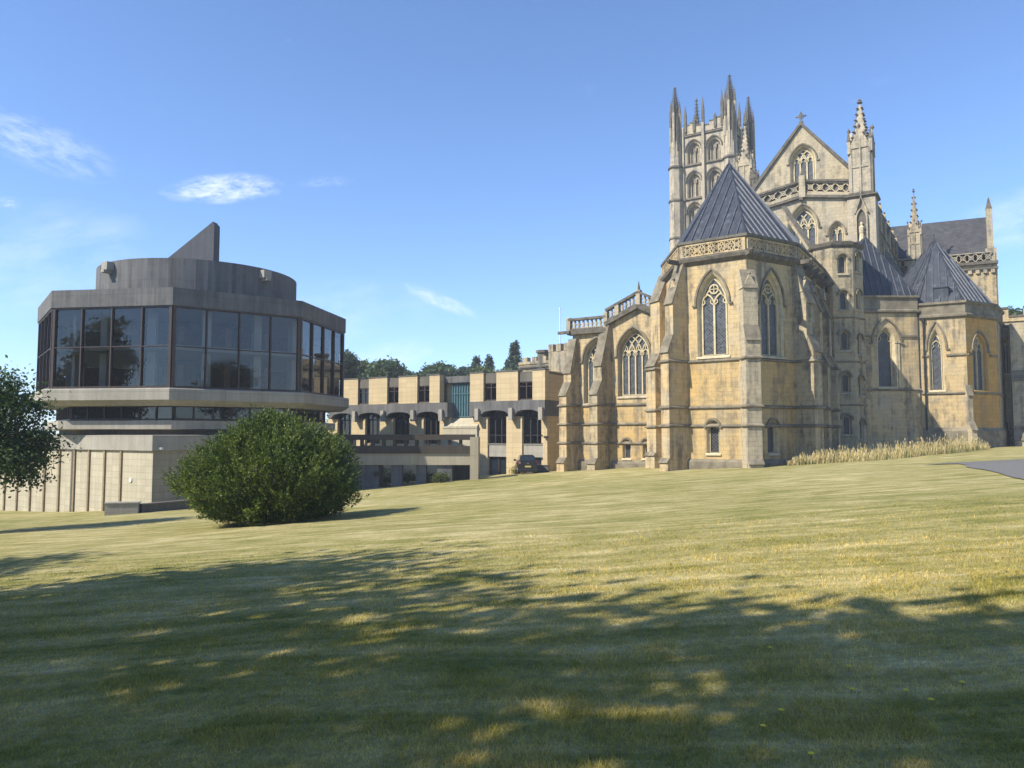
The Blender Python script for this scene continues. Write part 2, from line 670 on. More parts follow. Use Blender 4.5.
def mat_lawn():
    t = NT('lawn')
    ob = t.coord()
    c, fine, vfine = lawn_color(t, ob)
    h = t.math('ADD', t.math('MULTIPLY', fine, .6), t.math('MULTIPLY', vfine, .4))
    t.bsdf(c, .95, t.bump(h, .9, .05), spec=.1)
    return t.mat


def mat_blade():
    t = NT('grass_blade')
    ob = t.coord()
    c, fine, vfine = lawn_color(t, ob)
    g = t.node('ShaderNodeNewGeometry')
    c = t.mix(.8, c, t.ramp(g.outputs['Random Per Island'], [(.0, (1.2, 1.18, .66)), (.6, (1.85, 1.64, 1.02)), (.85, (2.2, 1.86, 1.26)), (1.0, (2.35, 2.05, 1.6))]), 'MULTIPLY')
    d = t.node('ShaderNodeBsdfDiffuse'); t.l.new(c, d.inputs[0])
    tl = t.node('ShaderNodeBsdfTranslucent'); t.l.new(c, tl.inputs[0])
    mx = t.node('ShaderNodeMixShader'); mx.inputs[0].default_value = .35
    t.l.new(d.outputs[0], mx.inputs[1]); t.l.new(tl.outputs[0], mx.inputs[2])
    t.l.new(mx.outputs[0], t.out.inputs[0])
    return t.mat


M = {}
M['stone'] = mat_stone('limestone_ashlar', (0.550, 0.427, 0.240), (0.468, 0.363, 0.216), (0.585, 0.404, 0.175), (0.398, 0.351, 0.263), (0.140, 0.123, 0.099), dirt_amt=.78, warm_amt=.34)
M['stone_low'] = mat_stone('limestone_lower', (0.540, 0.402, 0.196), (0.448, 0.333, 0.178), (0.575, 0.362, 0.109), (0.345, 0.299, 0.218), (0.149, 0.127, 0.098), dirt_amt=.68, warm_amt=.42)
M['orange'] = mat_stone('limestone_orange', (0.528, 0.318, 0.102), (0.456, 0.282, 0.108), (0.576, 0.312, 0.072), (0.396, 0.288, 0.144), (0.168, 0.132, 0.096), dirt_amt=.35)
M['pale'] = mat_stone('limestone_pale', (0.477, 0.405, 0.279), (0.423, 0.360, 0.257), (0.468, 0.378, 0.225), (0.360, 0.333, 0.270), (0.153, 0.140, 0.117), dirt_amt=.76, warm_amt=.30)
M['grime'] = mat_stone('limestone_weathered', (0.439, 0.372, 0.250), (0.366, 0.317, 0.220), (0.488, 0.366, 0.195), (0.293, 0.268, 0.220), (0.085, 0.078, 0.066), dirt_amt=.8)
M['tower'] = mat_stone('tower_stone', (.49, .42, .305), (.43, .37, .275), (0.440, 0.370, 0.260), (0.330, 0.310, 0.270), (0.130, 0.120, 0.110), dirt_amt=.7, warm_amt=.3)
M['trim'] = mat_plain('dressed_stone', (.50, .425, .28), .9, .3, 3.0, spec=.15)
M['trace'] = mat_plain('tracery_stone', (.52, .44, .275), .9, .25, 4.0, spec=.15)
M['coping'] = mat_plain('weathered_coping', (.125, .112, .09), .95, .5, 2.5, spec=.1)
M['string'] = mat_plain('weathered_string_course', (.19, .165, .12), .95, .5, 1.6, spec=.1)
M['lead'] = mat_lead('lead_sheet')
M['roll'] = mat_plain('lead_roll', (.115, .125, .148), .45, .35, 3.0, .2, .5)  # lighter than the sheet: worn lead, plus caught sky put into the colour
M['slate'] = mat_slate('roof_slate')
M['leaded'] = mat_leaded('leaded_glass')
M['leaded_low'] = mat_leaded('dark_leaded_glass', (.012, .013, .016))
M['louvre'] = mat_plain('belfry_louvre', (.22, .19, .14), .9, .4, 3.0, spec=.1)
M['conc'] = mat_concrete('grey_concrete', (.165, .163, .160), (.062, .061, .060), .9, 3.1, 1.6, True)
M['slate_conc'] = mat_concrete('slate_grey_concrete', (.098, .102, .115), (.05, .052, .06), .6, 2.2, 3.0)
M['conc_brown'] = mat_concrete('dark_brown_concrete', (.075, .062, .05), (.035, .03, .026), .6, 2.2, 1.2)
M['conc_warm'] = mat_concrete('warm_concrete', (.42, .37, .27), (.22, .19, .14), .55, 4.0, 1.5)
M['conc_pale'] = mat_concrete('pale_concrete', (0.378, 0.352, 0.299), (0.179, 0.163, 0.137), .6, 4.0, 1.5)
M['conc_wall'] = mat_concrete('podium_concrete', (.50, .45, .33), (.23, .20, .15), .5, .95, .42)
M['conc_flank'] = mat_concrete('stained_shaded_concrete', (0.375, 0.331, 0.244), (0.213, 0.188, 0.138), .7, .95, .42)  # darker copy of the podium concrete, the flank's shade put into its colour
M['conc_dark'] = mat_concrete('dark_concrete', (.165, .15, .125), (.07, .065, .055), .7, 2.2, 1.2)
M['panel'] = mat_concrete('tan_stone_panel', (.58, .46, .275), (.36, .285, .175), .4, 1.1, .45)
M['brown'] = mat_plain('bronze_frame', (.05, .032, .025), .5, .3, 4.0)
M['timber'] = mat_plain('brown_fin', (.25, .19, .115), .8, .3, 3.0, spec=.2)
M['black'] = mat_plain('black_steel', (.02, .02, .022), .5, .2)
M['glass'] = mat_glass('plate_glass')
M['glass_dark'] = mat_glass('dark_plate_glass', (.22, .23, .24), .01)
M['teal'] = mat_plain('teal_glass', (.075, .15, .17), .15, .15, 2.0, spec=.6)
M['room'] = mat_plain('room_plaster', (.5, .47, .40), .9, .1, 1.0)
M['room_dark'] = mat_plain('room_dark', (.10, .085, .07), .9, .3, 1.0)
M['book'] = mat_plain('bookcase_wood', (.20, .10, .045), .7, .4, 5.0)
M['blind'] = mat_plain('white_blind', (.66, .66, .62), .8, .08, 2.0)
M['white'] = mat_plain('white_paint', (.75, .75, .73), .5, .05)
M['bark'] = mat_plain('bark', (.085, .065, .045), .95, .45, 7.0, spec=.1, bump=.6)
M['tarmac'] = mat_plain('tarmac', (.15, .145, .138), .9, .3, 9.0, spec=.15, bump=.3)
M['lawn'] = mat_lawn()
M['blade'] = mat_blade()
M['straw'] = mat_leaf('dry_grass', [(.25, (.36, .28, .13)), (.5, (.54, .44, .22)), (.8, (.66, .56, .33))], .25, 1.5)
M['weed'] = mat_leaf('green_weed', [(.25, (.06, .09, .02)), (.6, (.13, .16, .04)), (.85, (.22, .22, .08))], .3, 1.5)
M['yew'] = mat_leaf('yew_needles', [(.22, (0.027, 0.051, 0.015)), (.45, (0.063, 0.102, 0.021)), (.62, (0.128, 0.168, 0.030)), (.82, (0.255, 0.277, 0.051))], .2, .7)
M['leaf'] = mat_leaf('broad_leaf', [(.25, (.020, .042, .012)), (.5, (.038, .072, .020)), (.78, (.085, .125, .034))], .3, .8)
M['leaf_far'] = mat_leaf('far_leaf', [(.25, (0.030, 0.057, 0.027)), (.5, (0.057, 0.097, 0.041)), (.78, (0.115, 0.155, 0.057))], .25, .25)
M['leaf_light'] = mat_leaf('far_light_leaf', [(.25, (.045, .07, .022)), (.5, (.085, .115, .034)), (.78, (.14, .165, .05))], .3, .25)
M['conifer'] = mat_leaf('conifer_needles', [(.25, (0.021, 0.042, 0.027)), (.5, (0.039, 0.069, 0.041)), (.8, (0.075, 0.112, 0.054))], .15, .4)
M['yellow'] = mat_plain('dandelion_yellow', (.75, .55, .03), .7, .1)
M['car'] = mat_plain('dark_car_paint', (.012, .013, .017), .25, .1, 30.0, spec=.35, bump=0.0, coat=.2)
M['rubber'] = mat_plain('rubber', (.018, .018, .018), .85, .2, 20.0)
M['alloy'] = mat_plain('alloy', (.45, .45, .46), .35, .1, 20.0, .8)
M['lampred'] = mat_plain('red_lamp', (.35, .015, .012), .2, .1, 20.0, spec=.6)
M['plate'] = mat_plain('yellow_plate', (.50, .42, .14), .5, .05, 20.0)
M['carglass'] = mat_plain('car_glass', (.015, .018, .02), .06, .1, 20.0, spec=.8)
M['chrome'] = mat_plain('chrome', (.6, .6, .62), .15, .05, 20.0, .9)


# ------------------------------------------------------------------ gothic kit
class Frame:
    """a vertical wall plane from A to B (left to right seen from outside); s runs along it, 'out' away from it"""
    def __init__(s, A, B):
        s.A, s.B = Vector((A[0], A[1])), Vector((B[0], B[1]))
        d = s.B - s.A
        s.L = d.length
        s.T = d.normalized()
        s.N = Vector((s.T.y, -s.T.x))

    def P(s, a, z, out=0.0):
        p = s.A + s.T * a + s.N * out
        return Vector((p.x, p.y, z))

    def px(s, px, py):
        k = uu(px, py)
        a = (k * s.A.y - s.A.x) / (s.T.x - k * s.T.y)
        return a, zt(py, s.A.y + s.T.y * a)


def arch_pts(w, sill, spring, rise, n=7):
    Rr = (w * w / 4 + rise * rise) / w
    cx = w / 2 - Rr
    am = math.atan2(rise, -cx)
    pts = [(-w / 2, sill), (w / 2, sill)]
    right = [(cx + Rr * math.cos(am * i / n), spring + Rr * math.sin(am * i / n)) for i in range(n)]
    pts += right + [(0, spring + rise)] + [(-x, z) for x, z in reversed(right)]
    return pts


def wall(m, fr, z0, z1, holes=(), top=None, mi=0, s0=0.0, s1=None, out=0.0):
    s1 = fr.L if s1 is None else s1
    top = top or [(s0, z1), (s1, z1)]
    loops = [[Vector((s0, z0, 0)), Vector((s1, z0, 0))] + [Vector((a, z, 0)) for a, z in reversed(top)]]
    for h in holes:
        loops.append([Vector((a, z, 0)) for a, z in h])
    tris = tessellate_polygon(loops)
    flat = [p for lp in loops for p in lp]
    vs = [fr.P(p.x, p.y, out) for p in flat]
    fs = []
    for a, b, c in tris:
        n = (vs[b] - vs[a]).cross(vs[c] - vs[a])
        if n.length < 1e-9:
            continue
        fs.append((a, b, c) if n.x * fr.N.x + n.y * fr.N.y > 0 else (c, b, a))
    m.solid(vs, fs, mi)


def bar(m, fr, pts, bw, o0, o1, mi=0, closed=False):
    """a bar of width bw following a path drawn in the wall plane, between outward distances o0 (back) and o1 (front)"""
    pts = [Vector((p[0], p[1])) for p in pts]
    n = len(pts)
    if n < 2:
        return
    off = []
    for i in range(n):
        if closed:
            d = pts[(i + 1) % n] - pts[i - 1]
        else:
            d = pts[min(i + 1, n - 1)] - pts[max(i - 1, 0)]
        if d.length < 1e-9:
            d = Vector((1, 0))
        d.normalize()
        off.append(Vector((-d.y, d.x)) * bw / 2)
    vs = []
    for p, q in zip(pts, off):
        a, b = p + q, p - q
        vs += [fr.P(a.x, a.y, o0), fr.P(b.x, b.y, o0), fr.P(b.x, b.y, o1), fr.P(a.x, a.y, o1)]
    fs = []
    for i in range(n if closed else n - 1):
        j = (i + 1) % n
        for k in range(4):
            k2 = (k + 1) % 4
            fs.append((i * 4 + k, i * 4 + k2, j * 4 + k2, j * 4 + k))
    if not closed:
        fs += [(0, 1, 2, 3), (n * 4 - 1, n * 4 - 2, n * 4 - 3, n * 4 - 4)]
    m.solid(vs, fs, mi)


def circle(cx, cz, r, n=14):
    return [(cx + r * math.cos(2 * math.pi * i / n), cz + r * math.sin(2 * math.pi * i / n)) for i in range(n)]


def trace(m, fr, s, w, sill, spring, rise, lights, o0, o1, mi=0, bw=.1):
    """stone bars that divide a pointed window"""
    Rr = (w * w / 4 + rise * rise) / w
    cx = w / 2 - Rr

    def hw(z):
        if z <= spring:
            return w / 2
        q = Rr * Rr - (z - spring) ** 2
        return cx + math.sqrt(q) if q > 0 else -1

    def put(path, b=bw):
        seg = []
        for x, z in path:
            if abs(x) <= hw(z) + .02 and z <= spring + rise:
                seg.append((s + x, z))
            else:
                if len(seg) > 1:
                    bar(m, fr, seg, b, o0, o1, mi)
                seg = []
        if len(seg) > 1:
            bar(m, fr, seg, b, o0, o1, mi)
    inner = arch_pts(w - bw * .6, sill, spring, rise - bw * .3)
    bar(m, fr, [(s + x, z) for x, z in inner], bw * .8, o0 - .01, o1 - .015, mi, True)
    if lights < 1:
        return
    lw = w / lights
    sp = spring - .05 * w if lights > 1 else spring
    for i in range(1, lights):
        x = -w / 2 + lw * i
        put([(x, sill), (x, sp)], bw)
    sub = arch_pts(lw, 0, sp, lw * .85, 6)[2:]
    for i in range(lights):
        x = -w / 2 + lw * (i + .5)
        put([(x + a, z) for a, z in sub], bw * .75)
        # trefoil cusps inside the head of each light
        put([(x - lw * .5, sp - .02), (x - lw * .22, sp + lw * .2), (x - lw * .26, sp + lw * .42)], bw * .5)
        put([(x + lw * .5, sp - .02), (x + lw * .22, sp + lw * .2), (x + lw * .26, sp + lw * .42)], bw * .5)
    if lights == 2:
        zc = sp + lw * .85 + (rise - lw * .85) * .33
        r = lw * .34
        put([p for p in circle(0, zc, r, 16)] + [(r, zc)], bw * .7)
        put([(-r, zc), (r, zc)], bw * .4)
        put([(0, zc - r), (0, zc + r)], bw * .4)
        put([(-lw * .8, sp + lw * .55), (-lw * .35, zc)], bw * .5)
        put([(lw * .8, sp + lw * .55), (lw * .35, zc)], bw * .5)
    if lights >= 3:
        for i in range(1, lights):
            x = -w / 2 + lw * i
            for sg in (1, -1):
                path = []
                for k in range(13):
                    a = .5 * math.pi * k / 12
                    path.append((x + sg * (-Rr + Rr * math.cos(a)), sp + Rr * math.sin(a)))
                put(path, bw * .7)
        for i in range(lights + 1):
            put([(-w / 2 + lw * (i + .5), sp + lw * .85), (-w / 2 + lw * (i + .5), sp + lw * 1.5)], bw * .5)


def window(parent, fr, s, w, sill, spring, rise, lights=2, depth=.38, splay=.14, hood=True, name='window',
           glass='leaded', frame='trim', bw=.1, hood_w=None, hood_mat='string', ext=True):
    """one window: splayed jamb, hood mould and sill, with tracery and glass as its sub-parts; returns the wall hole"""
    a = arch_pts(w, sill, spring, rise)
    w2 = w - 2 * splay
    b = arch_pts(w2, sill + splay * .8, spring, rise * w2 / w)
    m = MB()
    n = len(a)
    mids = []
    steps = [(0, 0.0), (.45, .35), (.45, .6), (1.0, 1.0)]
    for k, (f, dep) in enumerate(steps):
        mids.append([fr.P(s + x0 * (1 - f) + x1 * f, z0 * (1 - f) + z1 * f, -depth * dep) for (x0, z0), (x1, z1) in zip(a, b)])
    for q in range(3):
        for i in range(n):
            j = (i + 1) % n
            m.face([mids[q][i], mids[q][j], mids[q + 1][j], mids[q + 1][i]])
    m.extrude([fr.P(s - w / 2 - .06, sill - .03, .1), fr.P(s + w / 2 + .06, sill - .03, .1), fr.P(s + w / 2 + .06, sill + .06, .004), fr.P(s - w / 2 - .06, sill + .06, .004)], fr.P(0, -.07, 0) - fr.P(0, 0, 0), 0)
    if hood:
        hw_ = hood_w or w + .16
        hp = arch_pts(hw_, sill, spring, rise * hw_ / w)[2:]
        path = [(s + x, z) for x, z in hp]
        if ext:
            e = .22
            path = [(path[0][0] + e, spring - .12), (path[0][0], spring - .12)] + path + [(path[-1][0], spring - .12), (path[-1][0] - e, spring - .12)]
        bar(m, fr, path, .13, .0, .13, 1)
    wn_ = m.build(name, [M[frame], M[hood_mat]], parent)
    t = MB()
    trace(t, fr, s, w2, sill + splay * .8, spring, rise * w2 / w, lights, -depth + .0, -depth + .13, 0, bw)
    t.build('tracery', M['trace'], wn_)
    g = MB()
    gp = [fr.P(s + x, z, -depth + .015) for x, z in b]
    for k in range(1, n - 1):
        g.face([gp[0], gp[k], gp[k + 1]])
    g.build('glass', M[glass], wn_)
    return [(s + x, z) for x, z in a]


def win_px(parent, fr, x0, x1, ysill, yspr, yap, **kw):
    ym = (ysill + yap) / 2
    a, _ = fr.px(x0, ym); b, _ = fr.px(x1, ym)
    s = (a + b) / 2
    D = fr.A.y + fr.T.y * s
    si, spg, ap = zt(ysill, D), zt(yspr, D), zt(yap, D)
    w = b - a
    rise = max(ap - spg, w * .5)
    return window(parent, fr, s, w, si, ap - rise, rise, **kw)


def string_prof(z, d=.13, h=.22):
    return [(-.02, z - .08), (d, z - .02), (d, z + .06), (-.02, z + h - .05)]


def buttress(parent, c, d, w, prof, bands=(), mat='stone', name='buttress', gablet=0.0, capmat='string'):
    """profile (out, z) swept across the width; bands are weathered string courses wrapping it"""
    d = Vector((d[0], d[1])).normalized()
    e = Vector((-d.y, d.x))
    c = Vector((c[0], c[1]))
    m = MB()
    pts = [Vector(((c + d * o - e * w / 2).x, (c + d * o - e * w / 2).y, z)) for o, z in prof]
    m.extrude(pts, (e.x * w, e.y * w, 0), 0)
    # weathered slabs on the sloped set-offs
    for (o0, z0), (o1, z1) in zip(prof, prof[1:]):
        if o1 < o0 - .05 and z1 > z0 + .02 and z1 - z0 < 12:
            ww = w / 2 + .03
            L = math.hypot(o0 - o1, z1 - z0)
            no, nz = (z1 - z0) / L * .05, (o0 - o1) / L * .05
            q = [(o0 + .07, z0 - .07), (o0 + .07 + no, z0 - .07 + nz), (o1 + no, z1 + nz), (o1, z1 + .0)]
            qq = [Vector(((c + d * o - e * ww).x, (c + d * o - e * ww).y, z)) for o, z in q]
            m.extrude(qq, (e.x * 2 * ww, e.y * 2 * ww, 0), 1)
    for z in bands:
        o = 0
        for (o0, z0), (o1, z1) in zip(prof, prof[1:]):
            if min(z0, z1) <= z <= max(z0, z1) and max(o0, o1) > o:
                o = o0 + (o1 - o0) * ((z - z0) / (z1 - z0) if z1 != z0 else 0)
        if o <= .05:
            continue
        path = [c - e * w / 2, c - e * w / 2 + d * o, c + e * w / 2 + d * o, c + e * w / 2]
        t = (path[1] - path[0]).normalized()
        if Vector((t.y, -t.x)).dot(-e) < 0:
            path = path[::-1]
        m.moulding(path, string_prof(z), False, 1)
    if gablet:
        a = c + d * gablet[0]
        z = gablet[1]
        hw_ = w / 2 + .06
        tri = [Vector(((a - e * hw_).x, (a - e * hw_).y, z - .9)), Vector(((a + e * hw_).x, (a + e * hw_).y, z - .9)), Vector((a.x, a.y, z))]
        m.extrude(tri, (-d.x * (gablet[0] + .05), -d.y * (gablet[0] + .05), 0), 0)
        m.ball((a.x - d.x * .1, a.y - d.y * .1, z + .08), .13, 1, 1.3)
    return m.build(name, [M[mat], M[capmat]], parent)


def pinnacle_mesh(m, c, w, z0, zsh, ztop, rot, mi=0, mi2=1, crock=6, minis=True):
    c = Vector((c[0], c[1]))
    dx = Vector((math.cos(rot), math.sin(rot)))
    ey = Vector((-dx.y, dx.x))
    m.obox(c, dx, w / 2, w / 2, z0, zsh, mi)
    m.obox(c, dx, w * .57, w * .57, z0 + (zsh - z0) * .02, z0 + (zsh - z0) * .02 + .16, mi2)
    # sunk panels framed by thin shafts on each face
    for d, e in ((dx, ey), (-dx, -ey), (ey, -dx), (-ey, dx)):
        for k in (-.42, 0, .42):
            q = c + d * (w / 2 + .02) + e * w * k
            m.obox(q, d, .06, w * .04, z0 + .25, zsh - .1, mi)
        for zz_ in (zsh - (zsh - z0) * .45, zsh - .2):
            q = c + d * (w / 2 + .02)
            m.obox(q, d, .05, w * .42, zz_, zz_ + .16, mi)
        # gablet
        a = c + d * (w / 2 + .09)
        tri = [Vector(((a - e * w * .52).x, (a - e * w * .52).y, zsh - w * .15)), Vector(((a + e * w * .52).x, (a + e * w * .52).y, zsh - w * .15)), Vector((a.x, a.y, zsh + w * .85))]
        m.extrude(tri, (-d.x * .3, -d.y * .3, 0), mi)
        m.ball((a.x, a.y, zsh + w * .95), w * .1, mi2, 1.6)
    if minis:
        for i, j in ((1, 1), (1, -1), (-1, 1), (-1, -1)):
            q = c + dx * i * w * .5 + ey * j * w * .5
            m.obox(q, dx, w * .075, w * .075, zsh - w * .42, zsh + w * .22, mi)
            m.frustum(q, w * .12, zsh + w * .22, 0, zsh + w * .95, 4, rot + math.pi / 4, mi2)
            m.ball((q.x, q.y, zsh + w * .3), w * .13, mi2, .6)
            m.ball((q.x, q.y, zsh - w * .4), w * .12, mi2, .7)
    hsp = ztop - zsh
    r0 = w * .50
    m.frustum(c, r0, zsh, w * .05, ztop - hsp * .09, 4, rot + math.pi / 4, mi)
    for k in range(crock):
        f = (k + .5) / (crock + .2)
        z = zsh + hsp * .9 * f
        r = r0 * (1 - f) + w * .05 * f + w * .06
        for q in range(4):
            a = rot + math.pi / 4 + q * math.pi / 2
            m.ball((c.x + r * math.cos(a), c.y + r * math.sin(a), z), w * (.13 - .05 * f), mi2, .9)
    m.frustum(c, w * .05, ztop - hsp * .1, w * .05, ztop - hsp * .02, 4, rot, mi2)
    m.ball((c.x, c.y, ztop - hsp * .06), w * .17, mi2, .7)
    m.ball((c.x, c.y, ztop - hsp * .015), w * .11, mi2, 1.2)


def lattice(m, fr, s0, s1, zb0, zb1, zh, o0, o1, n, mi=0, bw=.07, rails=True, style='x'):
    """openwork parapet panel; zb0/zb1 are the bottom heights at s0/s1, zh its height"""
    def pt(f, g):
        return (s0 + (s1 - s0) * f, zb0 + (zb1 - zb0) * f + zh * g)
    if rails:
        bar(m, fr, [pt(0, .04), pt(1, .04)], .1, o0, o1, mi)
        bar(m, fr, [pt(0, .96), pt(1, .96)], .1, o0, o1, mi)
    for i in range(n):
        a, b = i / n, (i + 1) / n
        if style == 'x':
            bar(m, fr, [pt(a, .08), pt(b, .92)], bw, o0 + .04, o1 - .04, mi)
            bar(m, fr, [pt(a, .92), pt(b, .08)], bw, o0 + .05, o1 - .05, mi)
            rr = zh * .2
            cxy = pt((a + b) / 2, .5)
            bar(m, fr, circle(cxy[0], cxy[1], rr, 8), bw * .8, o0 + .035, o1 - .035, mi, True)
        elif style == 'quatre':
            cxy = pt((a + b) / 2, .5)
            rr = zh * .40
            for dx_, dz_ in ((rr * .5, 0), (-rr * .5, 0), (0, rr * .5), (0, -rr * .5)):
                bar(m, fr, circle(cxy[0] + dx_, cxy[1] + dz_, rr * .52, 8), bw * .7, o0, o1 - .02 - abs(dz_) * .02, mi, True)
            bar(m, fr, [pt(a, .04), pt(a + (b - a) * .3, .5), pt(a, .96)], bw * .9, o0, o1 - .025, mi)
            bar(m, fr, [pt(b, .04), pt(b - (b - a) * .3, .5), pt(b, .96)], bw * .9, o0, o1 - .03, mi)
        else:
            bar(m, fr, [pt((a + b) / 2, .04), pt((a + b) / 2, .96)], bw, o0 + .04, o1 - .04, mi)
            c0, c1 = pt(a, .55), pt(b, .55)
            mid = pt((a + b) / 2, .92)
            bar(m, fr, [pt(a + (b - a) * .5, .6), pt(a + (b - a) * .8, .85), pt(b + (b - a) * 0, .92)], bw * .6, o0 + .05, o1 - .05, mi)
            bar(m, fr, [pt(a + (b - a) * .5, .6), pt(a + (b - a) * .2, .85), pt(a, .92)], bw * .6, o0 + .05, o1 - .05, mi)


def lead_roof(parent, ring, apex, seam=.62, mat='lead', name='lead_roof'):
    """pyramid of lead sheet with raised rolls running up every slope"""
    m = MB()
    ap = Vector(apex)
    n = len(ring)
    for i in range(n):
        a, b = Vector(ring[i]), Vector(ring[(i + 1) % n])
        m.face([a, b, ap])
        ab = b - a
        L = ab.length
        t = ab.normalized()
        nrm = ab.cross(ap - a).normalized()
        if nrm.z < 0:
            nrm = -nrm
        foot = (ap - a).dot(t)
        up = ((ap - a) - t * foot)
        k = max(1, int(round(L / seam)))
        for j in range(1, k):
            s = L * j / k
            f = s / foot if s < foot else (L - s) / (L - foot)
            f = max(0, min(1, f)) * .985
            # rolls lean slightly towards the apex
            top = a + t * (s + (foot - s) * .10 * f) + up * f
            p0, p1 = a + t * s, top
            w = t * .03
            h = nrm * .09
            m.solid([p0 - w, p0 + w, p0 + w * .6 + h, p0 - w * .6 + h, p1 - w, p1 + w, p1 + w * .6 + h, p1 - w * .6 + h],
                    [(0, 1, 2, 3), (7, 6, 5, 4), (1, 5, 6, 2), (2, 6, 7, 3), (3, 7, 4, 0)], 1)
        m.tube([a + nrm * .02, a + (ap - a) * .985 + Vector((0, 0, .03))], .075, .05, 6)
    m.tube([ap - Vector((0, 0, .2)), ap + Vector((0, 0, .35))], .09, .03, 6)
    m.ball((ap.x, ap.y, ap.z + .42), .1)
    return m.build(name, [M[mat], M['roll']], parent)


# ================================================================== THE GROUND
def axis(a, b, c, n0, n1, n2):
    return np.concatenate([np.linspace(-c, a, n0, endpoint=False), np.linspace(a, b, n1, endpoint=False), np.linspace(b, c, n2)])


gx = axis(-45, 50, 700, 24, 150, 24)
gy = np.concatenate([np.linspace(-300, -25, 12, endpoint=False), np.linspace(-25, 80, 165, endpoint=False), np.linspace(80, 1500, 40)])
GX, GY = np.meshgrid(gx, gy)
GZ = gh(GX, GY)
m = MB()
m.v = np.stack([GX.ravel(), GY.ravel(), GZ.ravel()], 1).tolist()
nx_ = len(gx)
for j in range(len(gy) - 1):
    for i in range(nx_ - 1):
        m.f.append((j * nx_ + i, j * nx_ + i + 1, (j + 1) * nx_ + i + 1, (j + 1) * nx_ + i)); m.m.append(0)
tag(m.build('lawn', M['lawn'], smooth=True), 'wide mown lawn of dry yellow green grass sloping down to the left', 'lawn', kind='structure')

# tarmac drive at the right, draped on the lawn
left = [(10.6, 12.5), (13.4, 19.6), (15.1, 23), (16.8, 26.6), (18.2, 30), (19.4, 33), (20.3, 34.6), (20.7, 35.8), (20.5, 36.7), (19.8, 37.3)]
right = [(14.5, 11.5), (17.6, 19), (19.4, 23), (21.2, 27), (23.2, 30.6), (26, 33.4), (30, 35.6), (36, 37.6), (44, 39.5), (52, 41)]
far = [(19.8, 37.35), (20.4, 37.6), (21.2, 37.9), (23, 38.4), (27, 39.4), (32, 41), (38, 43), (44, 44.8), (52, 46.8)]


def resample(p, n):
    p = np.array(p, float)
    d = np.concatenate([[0], np.cumsum(np.hypot(*np.diff(p, axis=0).T))])
    q = np.linspace(0, d[-1], n)
    return np.stack([np.interp(q, d, p[:, 0]), np.interp(q, d, p[:, 1])], 1)


def drape(m, a, b, dz, n=70, k=10):
    A, B = resample(a, n), resample(b, n)
    vs = []
    for i in range(n):
        for j in range(k + 1):
            p = A[i] + (B[i] - A[i]) * j / k
            vs.append((p[0], p[1], g1(p[0], p[1]) + dz))
    fs = [(i * (k + 1) + j, (i + 1) * (k + 1) + j, (i + 1) * (k + 1) + j + 1, i * (k + 1) + j + 1) for i in range(n - 1) for j in range(k)]
    m.solid(vs, [tuple(reversed(f)) for f in fs])


m = MB()
drape(m, left[:7], right[:7], .03)
drape(m, [left[6], left[7], left[8], left[9]], [right[6], (27, 38.5), (21.5, 38.0), left[9]], .034)
drape(m, right[6:], far[4:], .038)
drape(m, [right[6], (27.5, 36.3)], [(30.5, 40.5), far[4]], .036, 12)
tag(m.build('drive', M['tarmac'], smooth=True), 'grey tarmac drive curving past the right edge of the lawn', 'drive', kind='structure')

# ================================================================== THE ABBEY CHURCH
church = empty('abbey_church', (18, 60, -.6), 'large gothic abbey church of golden stone with tall tower and dark pyramid roofs', 'church')
ZB = -2.2


def pt3(v, z):
    return Vector((v[0], v[1], z))


# ---------------------------------------------- chapel with the tall lead pyramid
pM, pL, pR = at(746, 245, 50), at(680, 250, 52.75), at(796, 250, 52.65)
pSL, pSR = at(663, 262, 59.5), at(827, 275, 62.5)
fSL, fL, fR, fSR = Frame(pSL, pL), Frame(pL, pM), Frame(pM, pR), Frame(pR, pSR)
zc = {k: zt(y, 50) for k, y in dict(top=233.5, q0=250.5, corn=257, gab=274, spr=299, sill=356, s1=359, s2=407, s3=426, base=471).items()}
hL1 = win_px(church, fL, 697, 728.5, 357, 303, 271, lights=2, splay=.22, depth=.42, bw=.13)
hR1 = win_px(church, fR, 761, 783, 357, 303, 271, lights=2, splay=.2, depth=.42, bw=.11)
hL2 = win_px(church, fL, 706.5, 720, 454, 428, 420, lights=0, splay=.14, depth=.35, bw=.05, glass='leaded_low', ext=False)
hR2 = win_px(church, fR, 767.5, 778.5, 454, 428, 420, lights=0, splay=.14, depth=.35, bw=.05, glass='leaded_low', ext=False)
m = MB()
for fr, h1, h2 in ((fSL, [], []), (fL, [hL1], [hL2]), (fR, [hR1], [hR2]), (fSR, [], [])):
    wall(m, fr, zc['s1'], zc['corn'] + .1, h1, mi=0)
    wall(m, fr, ZB, zc['s1'], h2, mi=1)
m.build('chapel_wall', [M['stone'], M['stone_low']], church)
ring5 = [pSL, pL, pM, pR, pSR]
m = MB()
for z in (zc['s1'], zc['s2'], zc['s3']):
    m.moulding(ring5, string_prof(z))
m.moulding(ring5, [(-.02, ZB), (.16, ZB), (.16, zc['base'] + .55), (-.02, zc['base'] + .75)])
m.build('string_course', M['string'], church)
m = MB()
m.moulding(ring5, [(0, zc['corn'] - .12), (.28, zc['corn'] + .12), (.34, zc['corn'] + .34), (.12, zc['corn'] + .46), (.12, zc['q0'] + .12), (-.35, zc['q0'] + .14)], mi=1)
m.moulding(ring5, [(.02, zc['q0'] - .1), (.02, zc['top'] - .1), (-.3, zc['top'] - .1)], mi=0)
m.moulding(ring5, [(.0, zc['top'] - .28), (.2, zc['top'] - .16), (.2, zc['top'] + .02), (-.4, zc['top'] + .1)], mi=1)
